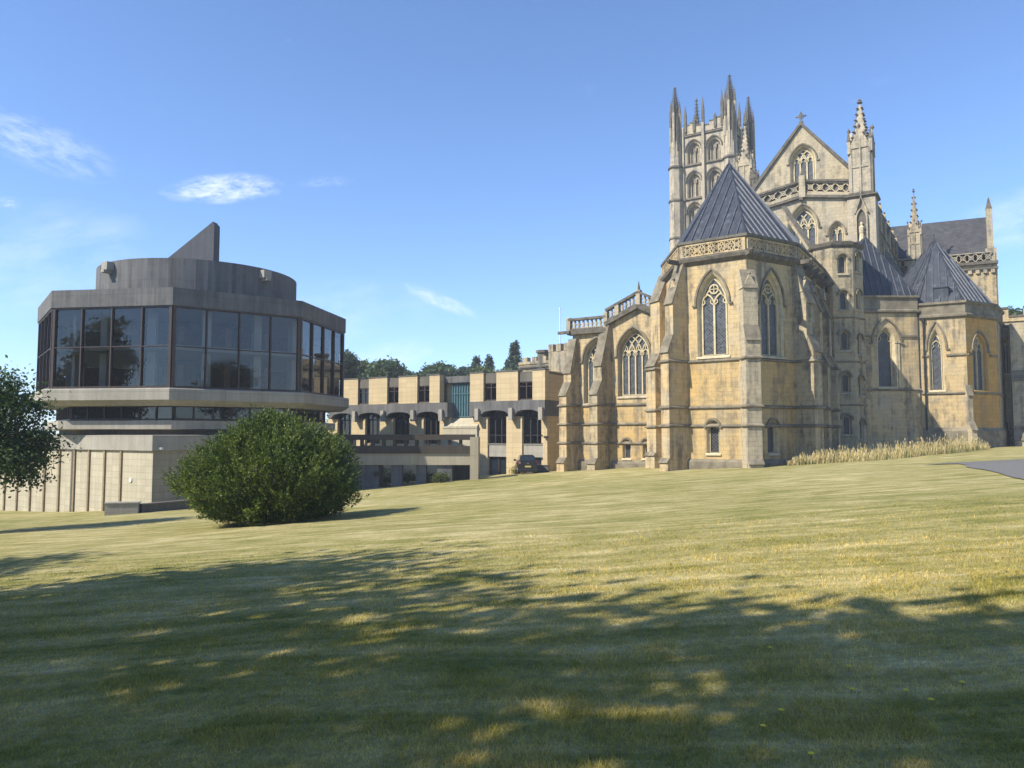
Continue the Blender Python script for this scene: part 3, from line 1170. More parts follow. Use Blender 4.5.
for fr, n in ((fSL, 7), (fL, 6), (fR, 6), (fSR, 10)):
    lattice(m, fr, .25, fr.L - .25, zc['q0'] + .06, zc['q0'] + .06, zc['top'] - zc['q0'] - .3, .0, .14, n, 2, .085, True, 'quatre')
    for k in (0, 1):
        bar(m, fr, [(.14 + (fr.L - .28) * k, zc['q0'] + .05), (.14 + (fr.L - .28) * k, zc['top'] - .25)], .24, .0, .135, 2)
m.build('parapet', [M['grime'], M['coping'], M['stone']], church)
m = MB()
for p, d in ((pM, (.02, -1)), (pL, (-.85, -.5)), (pR, (.71, -.71))):          # gargoyles under the parapet
    d = Vector(d).normalized()
    c = p + d * .55
    m = MB()
    m.obox(c, d, .42, .13, zc['corn'] + .05, zc['corn'] + .32)
    m.ball((c.x + d.x * .5, c.y + d.y * .5, zc['corn'] + .24), .2)
    m.build('gargoyle', M['coping'], church)
fs_len = fSR.L
for k in range(5):
    p = fSR.P(1.2 + k * 1.9, 0, .45)
    m = MB()
    m.obox((p.x, p.y), fSR.N, .35, .13, zc['corn'] - .1, zc['corn'] + .25)
    m.ball((p.x + fSR.N.x * .4, p.y + fSR.N.y * .4, zc['corn'] + .15), .22)
    m.build('gargoyle', M['coping'], church)
zb = zc['base']
# corner buttresses
buttress(church, pM, (.03, -1), .95, [(-.4, ZB), (1.12, ZB), (1.12, zb + .5), (.95, zb + .75), (.95, zt(341, 50)), (.62, zt(327, 50)), (.62, zt(289, 50)), (.05, zt(270, 50)), (-.4, zt(270, 50))],
         (zc['s1'], zc['s2'], zc['s3']), 'pale', gablet=(.62, zt(276, 50)))
buttress(church, pL, (-.86, -.51), .8, [(-.4, ZB), (1.75, ZB), (1.75, zb + .5), (1.55, zb + .75), (1.55, zt(352, 52)), (1.1, zt(335, 52)), (1.1, zt(303, 52)), (.05, zt(262, 52)), (-.4, zt(262, 52))],
         (zc['s1'], zc['s2'], zc['s3']), 'stone', gablet=(.75, zt(279, 52)))
buttress(church, pR, (.62, -.78), 1.05, [(-.4, ZB), (1.55, ZB), (1.55, zb + .5), (1.4, zb + .75), (1.4, zt(352, 52)), (.95, zt(335, 52)), (.95, zt(303, 52)), (.05, zt(262, 52)), (-.4, zt(262, 52))],
         (zc['s1'], zc['s2'], zc['s3']), 'grime', gablet=(.7, zt(279, 52)))
for a, pr in ((3.4, 1.5), (7.0, 1.5)):
    p = fSR.P(a, 0)
    buttress(church, (p.x, p.y), fSR.N, .95, [(-.4, ZB), (pr, ZB), (pr, zb + .75), (pr - .15, zb + .95), (pr - .15, zc['s1']), (pr - .6, zc['s1'] + 1.0), (pr - .6, zc['spr']), (.05, zc['corn'] - .4), (-.4, zc['corn'] - .4)],
             (zc['s1'], zc['s2'], zc['s3']), 'grime', gablet=(.6, zc['corn'] - .5))
p = fSL.P(.6, 0)
buttress(church, (p.x, p.y), (-.93, -.36), 1.3, [(-.4, ZB), (1.5, ZB), (1.5, zb + .8), (1.35, zb + 1.0), (1.35, zc['s1'] + .3), (.9, zc['s1'] + 1.2), (.9, zt(300, 58)), (.05, zt(272, 58)), (-.4, zt(272, 58))],
         (zc['s1'], zc['s2'], zc['s3']), 'stone')
# pyramid
apx = at(729, 163, 57.5)
ins = []
cen = sum((Vector(p) for p in ring5), Vector((0, 0))) / 5
for p in ring5:
    q = p + (cen - p) * .035
    ins.append((q.x, q.y, zc['top'] + .02))
back = [(pSR.x - 2.2, pSR.y + 4.5, zc['top']), (pSL.x + 1.5, pSL.y + 3.5, zc['top'])]
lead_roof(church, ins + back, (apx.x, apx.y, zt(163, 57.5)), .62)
m = MB()
m.prism([(p[0], p[1]) for p in ring5] + [(b[0], b[1]) for b in back], zc['top'] - .25, zc['top'] - .14)
m.build('roof_gutter', M['coping'], church)

# ---------------------------------------------- left wing with the great window
w0, w1 = at(573, 400, 65.3), at(654, 400, 61.2)
fW = Frame(w0, w1)
hA = win_px(church, fW, 583.5, 611, 404, 360, 338, lights=4, depth=.5, splay=.25, bw=.11, frame='pale')
hB = win_px(church, fW, 617.5, 650, 397, 354, 328, lights=4, depth=.5, splay=.25, bw=.11, frame='pale')
hC = win_px(church, fW, 622.5, 631, 459, 444, 439, lights=0, depth=.35, splay=.12, bw=.05, glass='leaded_low', ext=False)
hD = win_px(church, fW, 642.5, 650.5, 459, 444, 439, lights=0, depth=.35, splay=.12, bw=.05, glass='leaded_low', ext=False)


def wpt(px, py, fr=fW):
    return fr.px(px, py)


c0, c1, c1b, c2, c3 = wpt(573, 334), wpt(607, 332), wpt(607, 325), wpt(639, 307), wpt(656, 316)
zs = {k: zt(y, 63.2) for k, y in dict(a=405.5, b=424.5, c=443.5, pl=463).items()}
m = MB()
top = [(0, c0[1]), (c1[0], c0[1]), (c1[0] + .01, c1b[1]), (c2[0], c2[1]), (fW.L + .6, c3[1])]
wall(m, fW, zs['a'], 0, [hA, hB], top=top, mi=0, s1=fW.L + .6)
wall(m, fW, ZB - .5, zs['a'], [hC, hD], mi=1, s1=fW.L + .6)
# return to the left and roof behind the parapet
e0 = fW.P(0, 0); e0b = fW.P(0, 0, -9)
wall(m, Frame((e0b.x, e0b.y), (e0.x, e0.y)), ZB - .5, c0[1], mi=0)
m.build('aisle_wall', [M['stone'], M['stone_low']], church)
m = MB()
pth = [fW.P(a, 0) for a in (0, fW.L + .6)]
for k in ('a', 'b', 'c'):
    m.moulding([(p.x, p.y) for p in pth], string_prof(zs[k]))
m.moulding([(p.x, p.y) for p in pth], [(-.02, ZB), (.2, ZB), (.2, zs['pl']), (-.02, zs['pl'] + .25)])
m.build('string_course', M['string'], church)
m = MB()
hp = zt(320, 64) - zt(331, 64)


def gable_rail(pts, dz, bw, o0, o1, mi):
    bar(m, fW, [(a, z + dz) for a, z in pts], bw, o0, o1, mi)


segA = [(-.35, c0[1]), (c1[0], c0[1])]
segB = [(c1[0] - .05, c1b[1]), (c2[0], c2[1])]
segC = [(c2[0], c2[1]), (fW.L + .6, c3[1])]
for seg, n in ((segA, 9), (segB, 9), (segC, 5)):
    gable_rail(seg, .05, .32, -.3, .38, 0)
    gable_rail(seg, .3, .18, -.2, .2, 0)
    gable_rail(seg, hp + .28, .2, -.2, .26, 0)
    (s0, z0), (s1, z1) = seg
    for i in range(n):
        f = (i + .5) / n
        a, z = s0 + (s1 - s0) * f, z0 + (z1 - z0) * f
        bar(m, fW, [(a, z + .35), (a, z + .2 + hp)], .13, -.08, .1, 1)
        bar(m, fW, circle(a + (s1 - s0) / n / 2, z + .62, .17, 8), .06, -.06, .09, 1, True)
for a, z in ((-.3, c0[1]), (c1[0] - .05, c1b[1] - .3), (c2[0], c2[1]), (c1[0] + 1.0, c1b[1] + .2)):
    bar(m, fW, [(a, z + .1), (a, z + hp + .45)], .36, -.22, .25, 1)
q = fW.P(c2[0], 0)
m.frustum((q.x, q.y), .14, c2[1] + hp + .4, 0.02, c2[1] + hp + 1.2, 6, 0, 0)
q = fW.P(-.6, 0, .45)
m.obox((q.x, q.y), (-fW.T.x, -fW.T.y), .55, .12, c0[1] - .02, c0[1] + .22, 0)
m.build('parapet', [M['coping'], M['pale']], church)
for px_w, pmax, px_e in ((580, 1.35, 561), (613, 1.6, 590)):
    a, _ = wpt(px_w, 400)
    p = fW.P(a - .55, 0)
    ztop = zt(325 if px_w > 600 else 336, 63)
    zlow = zt(392, 63)
    mid = (zlow + ztop) / 2 - .6
    buttress(church, (p.x, p.y), (-.78, -.63), .9, [(-.4, ZB - .4), (pmax + .3, ZB - .4), (pmax + .3, zs['pl']), (pmax, zs['pl'] + .4), (pmax, zlow - .2), (pmax - .55, zlow + .9), (pmax - .55, mid), (.15, ztop), (-.4, ztop)],
             (zs['a'], zs['b'], zs['c']), 'grime' if px_w > 600 else 'stone', capmat='string')
m = MB()
ra, rb = fW.P(0, c0[1] - .3, -.4), fW.P(fW.L + 1, c0[1] - .3, -.4)
rc, rd = fW.P(fW.L + 1, c0[1] + .6, -9), fW.P(0, c0[1] + .6, -9)
m.face([ra, rb, rc, rd])
m.build('aisle_roof', M['lead'], church)

# ---------------------------------------------- stair turret
tc = at(836, 300, 62.2)
tr = 2.05
tv = [tc + Vector((math.cos(R(-74 + 45 * k)), math.sin(R(-74 + 45 * k)))) * tr for k in range(8)]
ztt = zt(246, 61)
m = MB()
holes = {}
for k in range(8):
    a, b = tv[k], tv[(k + 1) % 8]
    fr = Frame(a, b)
    hs = []
    ys = {7: (265, 301, 341, 383, 425), 0: (262, 300, 345, 386, 430), 6: (283, 322)}.get(k, ())
    for y in ys:
        D = 60.6
        zz = zt(y, D)
        hs.append(window(church, fr, fr.L / 2, .78, zz - .8, zz + .42, .42, lights=0, depth=.25, splay=.14, bw=.04, glass='leaded_low', ext=False, frame='pale', hood_w=.9))
    wall(m, fr, ZB, ztt, hs)
m.build('turret_wall', M["grime"], church)
m = MB()
m.moulding(tv, [(0, ztt - .3), (.16, ztt - .1), (.2, ztt + .1), (-.2, ztt + .22), (-.2, ztt + .3)], True)
m.frustum(tc, tr - .1, ztt + .2, .05, ztt + .75, 8, R(-74))
m.build('turret_cap', M['coping'], church)
for y in (318, 362, 405):
    m = MB()
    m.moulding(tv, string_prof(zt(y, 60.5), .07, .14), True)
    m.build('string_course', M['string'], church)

# ---------------------------------------------- right-hand chapels
def chapel_faces(frames, zz, holes, mat_lo, mat_hi, name='chapel_wall'):
    m = MB()
    for fr, h, lo, hi in zip(frames, holes, mat_lo, mat_hi):
        wall(m, fr, zz['s'], zz['top'] - .2, h, mi=hi)
        wall(m, fr, ZB, zz['s'], [], mi=lo)
    m.build(name, [M['stone'], M['grime'], M['orange'], M['pale']], church)


qa, qb = at(857, 350, 61.6), at(918.5, 350, 61.6)
f2 = Frame(qa, qb)
z2 = {k: zt(y, 61.6) for k, y in dict(top=296, corn=312, s=390, hs=336).items()}
h2 = win_px(church, f2, 877.5, 895.5, 387.5, 342, 327, lights=1, depth=.45, splay=.16, bw=.07, hood_w=2.3)
qc = Vector((qb.x + .25, qb.y + .9))
f2b = Frame(qb, qc)
chapel_faces([f2, f2b], z2, [[h2], []], [0, 1], [0, 1])
m = MB()
r2 = [qa, qb, qc]
m.moulding(r2, string_prof(z2['s'], .12, .2))
m.moulding(r2, [(0, z2['corn'] - .12), (.2, z2['corn']), (.2, z2['corn'] + .14), (.05, z2['corn'] + .22), (.05, z2['top'] - .22), (.18, z2['top'] - .14), (.18, z2['top'] + .02), (-.5, z2['top'] + .08)])
m.build('string_course', M['string'], church)
m = MB()
bar(m, f2, [(.1, z2['hs']), (f2.px(876, 336)[0], z2['hs'])], .14, 0, .12)
m.build('string_course', M['string'], church)
m = MB()
bar(m, f2, [(f2.px(899, 336)[0], z2['hs']), (f2.L - .05, z2['hs'])], .14, 0, .12)
m.build('string_course', M['string'], church)
# blind shafts beside the lancet
m = MB()
for px in (896.5, 898.7):
    a, _ = f2.px(px, 360)
    bar(m, f2, [(a, z2['s'] + .2), (a, z2['hs'] - .5)], .12, 0, .08)
    bar(m, f2, [(a - .12, z2['hs'] - .5), (a + .12, z2['hs'] - .5)], .14, 0, .13)
m.build('blind_shaft', M['trim'], church)

k1, k2, k3, k4 = at(920, 340, 61.6), at(966, 340, 60), at(996.5, 340, 61.9), at(1003, 340, 66)
f3, f4, f5 = Frame(k1, k2), Frame(k2, k3), Frame(k3, k4)
z3 = {k: zt(y, 60) for k, y in dict(top=300.5, corn=315.5, s=393, hs=354, pl=431).items()}
h3 = win_px(church, f3, 929, 944, 391, 348, 328, lights=1, depth=.4, splay=.16, bw=.08, hood_w=1.42)
h4 = win_px(church, f4, 973, 987.5, 391, 350, 333, lights=2, depth=.4, splay=.14, bw=.08, frame='orange')
chapel_faces([f3, f4, f5], z3, [[h3], [h4], []], [0, 2, 1], [0, 2, 1])
m = MB()
r3 = [k1, k2, k3, k4]
for k in ('s',):
    m.moulding(r3, string_prof(z3[k], .12, .2))
m.moulding(r3, [(0, z3['corn'] - .14), (.2, z3['corn']), (.2, z3['corn'] + .14), (.05, z3['corn'] + .25), (.05, z3['top'] - .26), (.2, z3['top'] - .16), (.2, z3['top'] + .02), (-.5, z3['top'] + .08)])
m.moulding(r3, [(-.02, ZB), (.2, ZB), (.2, z3['pl']), (-.02, z3['pl'] + .3)])
for fr, a0, a1 in ((f3, .1, f3.px(928, 354)[0]), (f3, f3.px(946, 354)[0], f3.L - .1), (f4, .1, f4.px(972, 354)[0]), (f4, f4.px(989, 354)[0], f4.L - .1)):
    m.build('string_course', M['string'], church)
    m = MB()
    bar(m, fr, [(a0, z3['hs']), (a1, z3['hs'])], .14, 0, .12)
m.build('string_course', M['string'], church)
buttress(church, k2, (.03, -1), .42, [(-.3, ZB), (.62, ZB), (.62, z3['pl'] + .1), (.22, z3['pl'] + .75), (.22, zt(395, 60)), (.02, zt(385, 60)), (-.3, zt(385, 60))], (), 'pale')
m = MB()
p = f3.P(.28, 0, .12)
m.tube([(p.x, p.y, ZB + 1.5), (p.x, p.y, z3['corn'] - .3)], .075, .075, 8)
m.tube([(p.x, p.y, z3['corn'] - .32), (p.x, p.y, z3['corn'] - .05)], .15, .15, 8)
for z in (.9, 3.6, 6.2):
    m.tube([(p.x, p.y, z), (p.x, p.y, z + .1)], .1, .1, 8)
m.build('drainpipe', M['black'], church)
m = MB()
p = f3.P(1.55, 0)
# lead roofs of the two right chapels
ap3 = at(934, 240, 64.5)
z3r = z3['top'] + .05
g2 = [(at(903, 300, 63).x, 63.2, z3r), (k1.x + .1, k1.y + .3, z3r), (k2.x, k2.y + .3, z3r), (k3.x - .3, k3.y + .15, z3r), (k4.x - .2, k4.y, z3r), (k4.x - 2.5, k4.y + 3.5, z3r), (at(903, 300, 63).x, 68.5, z3r)]
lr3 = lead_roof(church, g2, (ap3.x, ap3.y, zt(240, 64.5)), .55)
hb = MB()
mid = Vector(((k1.x + k2.x) / 2, (k1.y + k2.y) / 2))
cc = mid + f3.N * -.75
hb.obox(cc, f3.N, .25, .52, z3r + .25, z3r + 1.2)
hb.obox(cc, f3.N, .32, .6, z3r + 1.2, z3r + 1.3)
hb.build('roof_hatch', M['lead'], lr3)
ap2 = at(865.5, 237, 64.2)
z2r = z2['top'] + .05
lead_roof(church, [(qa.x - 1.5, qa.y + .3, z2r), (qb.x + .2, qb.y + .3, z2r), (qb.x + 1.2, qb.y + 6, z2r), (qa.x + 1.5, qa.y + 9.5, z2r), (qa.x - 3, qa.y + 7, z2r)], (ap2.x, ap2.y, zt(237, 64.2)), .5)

# ---------------------------------------------- high choir: east wall, gable, great pinnacle
DC = 69.0
cc = at(803, 200, DC)
Tt = Vector((.85, -.53)).normalized()
lhalf = 5.4
rhalf = 4.75
fC = Frame(cc - Tt * lhalf, cc + Tt * rhalf)
sC = lhalf
zcor = zt(197, DC); zpar = zt(180, DC)
drop = .17
hC1 = win_px(church, fC, 789, 818, 262, 228, 205, lights=3, depth=.5, splay=.22, bw=.13)
hC2 = win_px(church, fC, 829, 844.5, 246, 233, 222.5, lights=2, depth=.35, splay=.16, bw=.1)
m = MB()
wall(m, fC, zt(330, DC), 0, [hC1, hC2], top=[(0, zcor - lhalf * drop), (sC, zcor), (fC.L, zcor - rhalf * drop)])
# side wall running back along the nave
cR = cc + Tt * rhalf
sd_ = Vector((-Tt.y, Tt.x))
fS = Frame(cR, cR + sd_ * 26)
wall(m, fS, zt(330, DC), zcor - rhalf * drop)
m.build('choir_wall', [M['pale'], M['grime']], church)
m = MB()
for (a, za), (b, zb_) in ((((0, zcor - lhalf * drop)), (sC, zcor)), ((sC, zcor), (fC.L, zcor - rhalf * drop))):
    bar(m, fC, [(a, za + .02), (b, zb_ + .02)], .24, -.3, .3, 1)
    bar(m, fC, [(a, za + .26), (b, zb_ + .26)], .22, -.3, .16, 0)
    bar(m, fC, [(a, za + zpar - zcor - .1), (b, zb_ + zpar - zcor - .1)], .2, -.25, .24, 1)
    n = 5
    lattice(m, fC, a + .25, b - .25, za + .38, zb_ + .38, zpar - zcor - .6, -.12, .1, n, 0, .1, True, 'x')
for (a, za), (b, zb_) in ((((0, zcor - lhalf * drop)), (sC, zcor)), ((sC, zcor), (fC.L, zcor - rhalf * drop))):
    h_ = (zpar - zcor) / 2
    bar(m, fC, [(a, za + h_), (b, zb_ + h_)], zpar - zcor - .3, -.24, -.14, 1)  # dark backing stands in for the shade of the gutter walk behind the openings
bar(m, fC, [(sC, zcor - .1), (sC, zpar + .35)], .55, -.3, .34, 0)
bar(m, fC, [(sC - .1, zcor - .35), (sC - .1, zcor - .1)], .35, -.3, .4, 1)
q = fC.P(sC, 0, .05)
m.frustum((q.x, q.y), .3, zpar + .35, .03, zpar + 1.1, 4, .7, 1)
m.build('parapet', [M['pale'], M['coping']], church)
# gable, set back behind the parapet
fG = Frame(fC.P(0, 0, -1.4).to_2d(), fC.P(fC.L, 0, -1.4).to_2d())
gs, gz = fG.px(801, 125)
gl, glz = fG.px(757, 190)
grr, grz = fG.px(852, 172)
slope = (gz - glz) / (gs - gl)
hw_g = 5.4
zg0 = zcor - 1.0
hG = win_px(church, fG, 790, 816, 190, 161, 145, lights=3, depth=.45, splay=.25, bw=.13)
m = MB()
sl = (gz - zt(178, DC)) / 4.55
wall(m, fG, zg0, 0, [hG], top=[(gs - hw_g, gz - sl * hw_g), (gs, gz), (gs + hw_g, gz - sl * hw_g)], s0=gs - hw_g, s1=gs + hw_g)
m.build('gable_wall', [M['pale']], church)
m = MB()
bar(m, fG, [(gs - hw_g - .2, gz - sl * (hw_g + .2) + .1), (gs, gz + .12), (gs + hw_g + .2, gz - sl * (hw_g + .2) + .1)], .34, -.5, .2)
m.build('gable_coping', M['coping'], church)
m = MB()
q = fG.P(gs, 0, -.1)
zg = gz
m.obox((q.x, q.y), fG.T, .17, .17, zg, zg + .35)
bar(m, fG, [(gs, zg + .3), (gs, zg + 1.25)], .11, -.16, -.04)
bar(m, fG, [(gs - .42, zg + .85), (gs + .42, zg + .85)], .10, -.155, -.045)
bar(m, fG, circle(gs, zg + .85, .24, 10), .06, -.15, -.05, 0, True)
for a, z in ((gs - .42, zg + .85), (gs + .42, zg + .85), (gs, zg + 1.25)):
    p = fG.P(a, z, -.1)
    m.ball(p, .1)
m.build('gable_cross', M['coping'], church)
# ridge roof behind the gable
m = MB()
bk = -fG.N * 34
a, b, c = fG.P(gs - hw_g, gz - sl * hw_g - .15, -.2), fG.P(gs, gz - .15, -.2), fG.P(gs + hw_g, gz - sl * hw_g - .15, -.2)
bk3 = Vector((bk.x, bk.y, 0))
m.face([b, a, a + bk3, b + bk3]); m.face([c, b, b + bk3, c + bk3])
m.build('choir_roof', M['slate'], church)
# great pinnacle on its pier
pc = at(862, 180, 66.3)
rotC = math.atan2(Tt.y, Tt.x)
m = MB()
m.obox(pc, Tt, 1.12, 1.0, zt(330, 66.3), zt(200, 66.3), 0)
m.moulding([pc + Tt * (a * 1.12) + sd_ * (b * 1.0) for a, b in ((-1, 1), (-1, -1), (1, -1), (1, 1))], [(-.02, zt(201, 66.3)), (.2, zt(199, 66.3)), (.2, zt(197.5, 66.3)), (-.2, zt(196, 66.3))], True, 1)
pinnacle_mesh(m, pc, 1.75, zt(197.5, 66.3), zt(148, 66.3), zt(100, 66.3), rotC, 0, 1, 7)
pin = m.build('pinnacle', [M['tower'], M['coping']], church)
m = MB()
fp = Frame(pc - Tt * .95 - sd_ * 1.0, pc + Tt * .95 - sd_ * 1.0)
za, zb2 = zt(243, 66), zt(216, 66)
bar(m, fp, [(.95 + x, z) for x, z in arch_pts(.85, za, zb2 - .4, .9)[1:]] + [(.95 - .425, za)], .12, 0, .2, 0)
bar(m, fp, [(.45, zb2 + .1), (.95, zb2 + 1.5), (1.45, zb2 + .1)], .14, 0, .24, 0)
bar(m, fp, [(.95, zb2 + 1.4), (.95, zb2 + 2.0)], .12, .05, .2, 0)
m.extrude([fp.P(.55, za, .01), fp.P(1.35, za, .01), fp.P(1.35, zb2, .01), fp.P(.95, zb2 + .6, .01), fp.P(.55, zb2, .01)], fp.P(0, 0, .03) - fp.P(0, 0, .01), 1)
nich = m.build('niche', [M['pale'], M['coping']], pin)
m = MB()
s0 = fp.P(.95, 0, .18)
m.obox((s0.x, s0.y), fp.N, .16, .24, za - .25, za - .02)
m.frustum((s0.x, s0.y), .26, za - .02, .16, za + .75, 8)
m.frustum((s0.x, s0.y), .2, za + .7, .24, za + 1.2, 8)
m.frustum((s0.x, s0.y), .24, za + 1.2, .08, za + 1.36, 8)
m.frustum((s0.x, s0.y), .08, za + 1.36, .13, za + 1.5, 8)
m.frustum((s0.x, s0.y), .13, za + 1.5, .05, za + 1.68, 8)
m.build('statue', M['trim'], pin)
# rank of buttress heads and flying buttresses along the choir flank
for k in range(6):
    p = fS.P(3.0 + k * 3.6, 0)
    zz = zcor - rhalf * drop
    pr = 1.5
    buttress(church, (p.x, p.y), fS.N, .9, [(-.3, zz - 12), (pr, zz - 12), (pr, zz - 3.2), (pr - .5, zz - 2.2), (pr - .5, zz + .2), (pr - .9, zz + 1.0), (.1, zz + 1.2), (-.3, zz + 1.2)], (), 'grime', gablet=(pr - .5, zz + .9), capmat='coping')
m = MB()
lattice(m, fS, 1.3, fS.L, zcor - rhalf * drop + .35, zcor - rhalf * drop + .35, zpar - zcor - .6, -.12, .1, 24, 0, .1, True, 'x')
bar(m, fS, [(0, zcor - rhalf * drop), (fS.L, zcor - rhalf * drop)], .24, -.2, .3, 1)
bar(m, fS, [(0, zcor - rhalf * drop + zpar - zcor - .1), (fS.L, zcor - rhalf * drop + zpar - zcor - .1)], .2, -.25, .24, 1)
m.build('parapet', [M['grime'], M['coping']], church)


def flyer(a3, b3, th, w, sag, mat='pale'):
    """sloping half-arch of stone from high point a3 to low point b3"""
    a3, b3 = Vector(a3), Vector(b3)
    d = (b3 - a3); dh = Vector((d.x, d.y, 0)).normalized(); e = Vector((-dh.y, dh.x, 0))
    pts = [a3, b3, b3 - Vector((0, 0, th * .6))]
    for k in range(1, 7):
        f = 1 - k / 7
        pts.append(a3 + d * f - Vector((0, 0, th + sag * 4 * f * (1 - f) * -.25 + sag * (1 - f) * 0.3)))
    pts.append(a3 - Vector((0, 0, th * 1.1)))
    m = MB()
    m.extrude([p - e * w / 2 for p in pts], e * w, 0)
    u = Vector((0, 0, .12))
    m.extrude([p - e * (w / 2 + .08) for p in (a3 + u * .1, b3 + u * .1, b3 + u * 1.6, a3 + u * 1.6)], e * (w + .16), 1)
    m.build('flying_buttress', [M[mat], M['coping']], church)


A = at(882, 252, 71); B = at(908, 287, 68.5)
flyer((A.x, A.y, zt(250, 71)), (B.x, B.y, zt(288, 68.5)), 1.0, .8, 1.4)
A = at(784, 208, 66.5); B = at(818, 255, 61.5)
flyer((A.x, A.y, zt(208, 66.5)), (B.x, B.y, zt(258, 61.5)), .55, .3, .4, 'grime')

# ---------------------------------------------- pinnacle and transept beyond
m = MB()
p2 = at(915.5, 250, 80)
m.obox(p2, Tt, .75, .75, zt(300, 80), zt(262, 80), 0)
pinnacle_mesh(m, p2, 1.15, zt(262, 80), zt(232, 80), zt(189, 80), rotC, 0, 1, 6)
m.build('pinnacle', [M['pale'], M['coping']], church)
n1 = at(888, 230, 88.2); n2 = at(987.5, 217, 84)
n1, n2 = Vector(n1), Vector(n2)
tN = (n2 - n1).normalized(); nN = Vector((tN.y, -tN.x))
zr1 = zt(217, 84.0)
ev = n2 + nN * 4.4
ze = zt(252, (n2 + nN * 4.4).y)
n1x = n1 - tN * 6
m = MB()
m.face([pt3(n1x + nN * 4.4, ze), pt3(n2 + nN * 4.4, ze), pt3(n2, zr1), pt3(n1x, zr1)])
m.face([pt3(n2 - nN * 4.4, ze), pt3(n1x - nN * 4.4, ze), pt3(n1x, zr1), pt3(n2, zr1)])
m.build('transept_roof', M['slate'], church)
fT = Frame(n1x + nN * 4.5, n2 + nN * 4.5)
fT2 = Frame(n2 + nN * 4.5, n2 - nN * 4.5)
zp0 = zt(263, fT.B.y)
m = MB()
wall(m, fT, -1, zp0)
wall(m, fT2, -1, 0, top=[(0, zp0), (0.01, ze - .05), (4.5, zr1 - .05), (8.99, ze - .05), (9, zp0)])
m.build('transept_wall', [M['stone']], church)
m = MB()
lattice(m, fT, fT.L - 11, fT.L - .3, zp0 + .2, zp0 + .2, zt(253, fT.B.y) - zp0, -.1, .1, 14, 0, .09, True, 'x')
bar(m, fT, [(0, zp0 + .1), (fT.L + .2, zp0 + .1)], .3, -.3, .3, 1)
z5 = zt(271, fT.B.y)
bar(m, fT, [(0, z5 + .35), (fT.L + .2, z5 + .35)], .2, -.1, .25, 1)
for k in range(16):
    a = fT.L - .3 - k * .7
    bar(m, fT, [(a, z5 - .15), (a, z5 + .3)], .35, -.1, .22, 0)
m.build('parapet', [M['pale'], M['coping']], church)
m = MB()
p3 = n2 + nN * 2.6 + tN * .1
zq = zt(200, p3.y)
p3 = fT2.P(.6, 0, -.35).to_2d()
m.obox(p3, tN, .5, .5, -1, zt(249, p3.y), 0)
m.obox(p3, tN, .27, .27, zt(249, p3.y), zt(209, p3.y), 0)
m.frustum(p3, .42, zt(209, p3.y), .04, zt(197, p3.y), 4, rotC + .785, 1)
m.ball((p3.x, p3.y, zt(200, p3.y)), .18, 1)
m.build('pinnacle', [M['pale'], M['coping']], church)

# ---------------------------------------------- bell tower
DT = 100.0
tA = at(731, 200, DT)
tB_dir = Vector((-.84, .54)).normalized()      # along the front, to the left
tC_dir = Vector((.54, .84)).normalized()
wF, wS = 7.3, 8.5
t0 = tA
t1 = tA + tB_dir * wF
t2 = t1 + tC_dir * wS
t3 = tA + tC_dir * wS
fF = Frame(t1, t0); fE = Frame(t0, t3)
zT = {k: zt(y, DT) for k, y in dict(par=120, parb=128, s1=158.5, s2=193, s3=232, low=280).items()}
m = MB()
wb = []
tower = MB()
hF, hE = [], []
wins = []
for fr, hl in ((fF, hF), (fE, hE)):
    for cxs in (.315, .70):
        for ysill, yap in ((157, 133), (191.5, 165), (230, 197)):
            zs_, za_ = zt(ysill, DT), zt(yap, DT)
            wv = 2.05
            wins.append((fr, fr.L * cxs, wv, zs_, za_ - 1.35, 1.35))
            hl.append([(fr.L * cxs + x, z) for x, z in arch_pts(wv, zs_, za_ - 1.35, 1.35)])
for fr, hl in ((fF, hF), (fE, hE), (Frame(t3, t2), []), (Frame(t2, t1), [])):
    wall(tower, fr, -2, zT['parb'], hl, mi=0)
for z in (zT['s1'], zT['s2'], zT['s3'], zT['parb']):
    tower.moulding([t1, t0, t3, t2], string_prof(z, .2, .35), True, 1)
for fr in (fF, fE):
    tower_mid = fr.L * .508
    bar(tower, fr, [(tower_mid, zT['low']), (tower_mid, zT['par'] + .4)], .34, 0, .35, 0)
    for f in (.12, .90):
        bar(tower, fr, [(fr.L * f, zT['low']), (fr.L * f, zT['par'] + .2)], .22, 0, .25, 0)
tw = tower.build('bell_tower', [M['tower'], M['coping']], church)
for fr, s, wv, zs_, spg, rise in wins:
    m = MB()
    a = arch_pts(wv, zs_, spg, rise)
    b = arch_pts(wv - .7, zs_ + .25, spg, rise * (wv - .7) / wv)
    n = len(a)
    rings = [[fr.P(s + x0 * (1 - f) + x1 * f, z0 * (1 - f) + z1 * f, -d) for (x0, z0), (x1, z1) in zip(a, b)] for f, d in ((0, 0), (.5, .15), (.5, .4), (1, .75))]
    for q in range(3):
        for i in range(n):
            j = (i + 1) % n
            m.face([rings[q][i], rings[q][j], rings[q + 1][j], rings[q + 1][i]], 0)
    hp_ = arch_pts(wv + .25, zs_, spg, rise * (wv + .25) / wv)[2:]
    bar(m, fr, [(s + x, z) for x, z in hp_], .16, 0, .16, 1)
    trace(m, fr, s, wv - .7, zs_ + .25, spg, rise * (wv - .7) / wv, 2, -.76, -.5, 0, .2)
    gp = [fr.P(s + x, z, -.74) for x, z in b]
    for k in range(1, n - 1):
        m.face([gp[0], gp[k], gp[k + 1]], 2)
    m.build('belfry_window', [M['tower'], M['coping'], M['louvre']], tw)
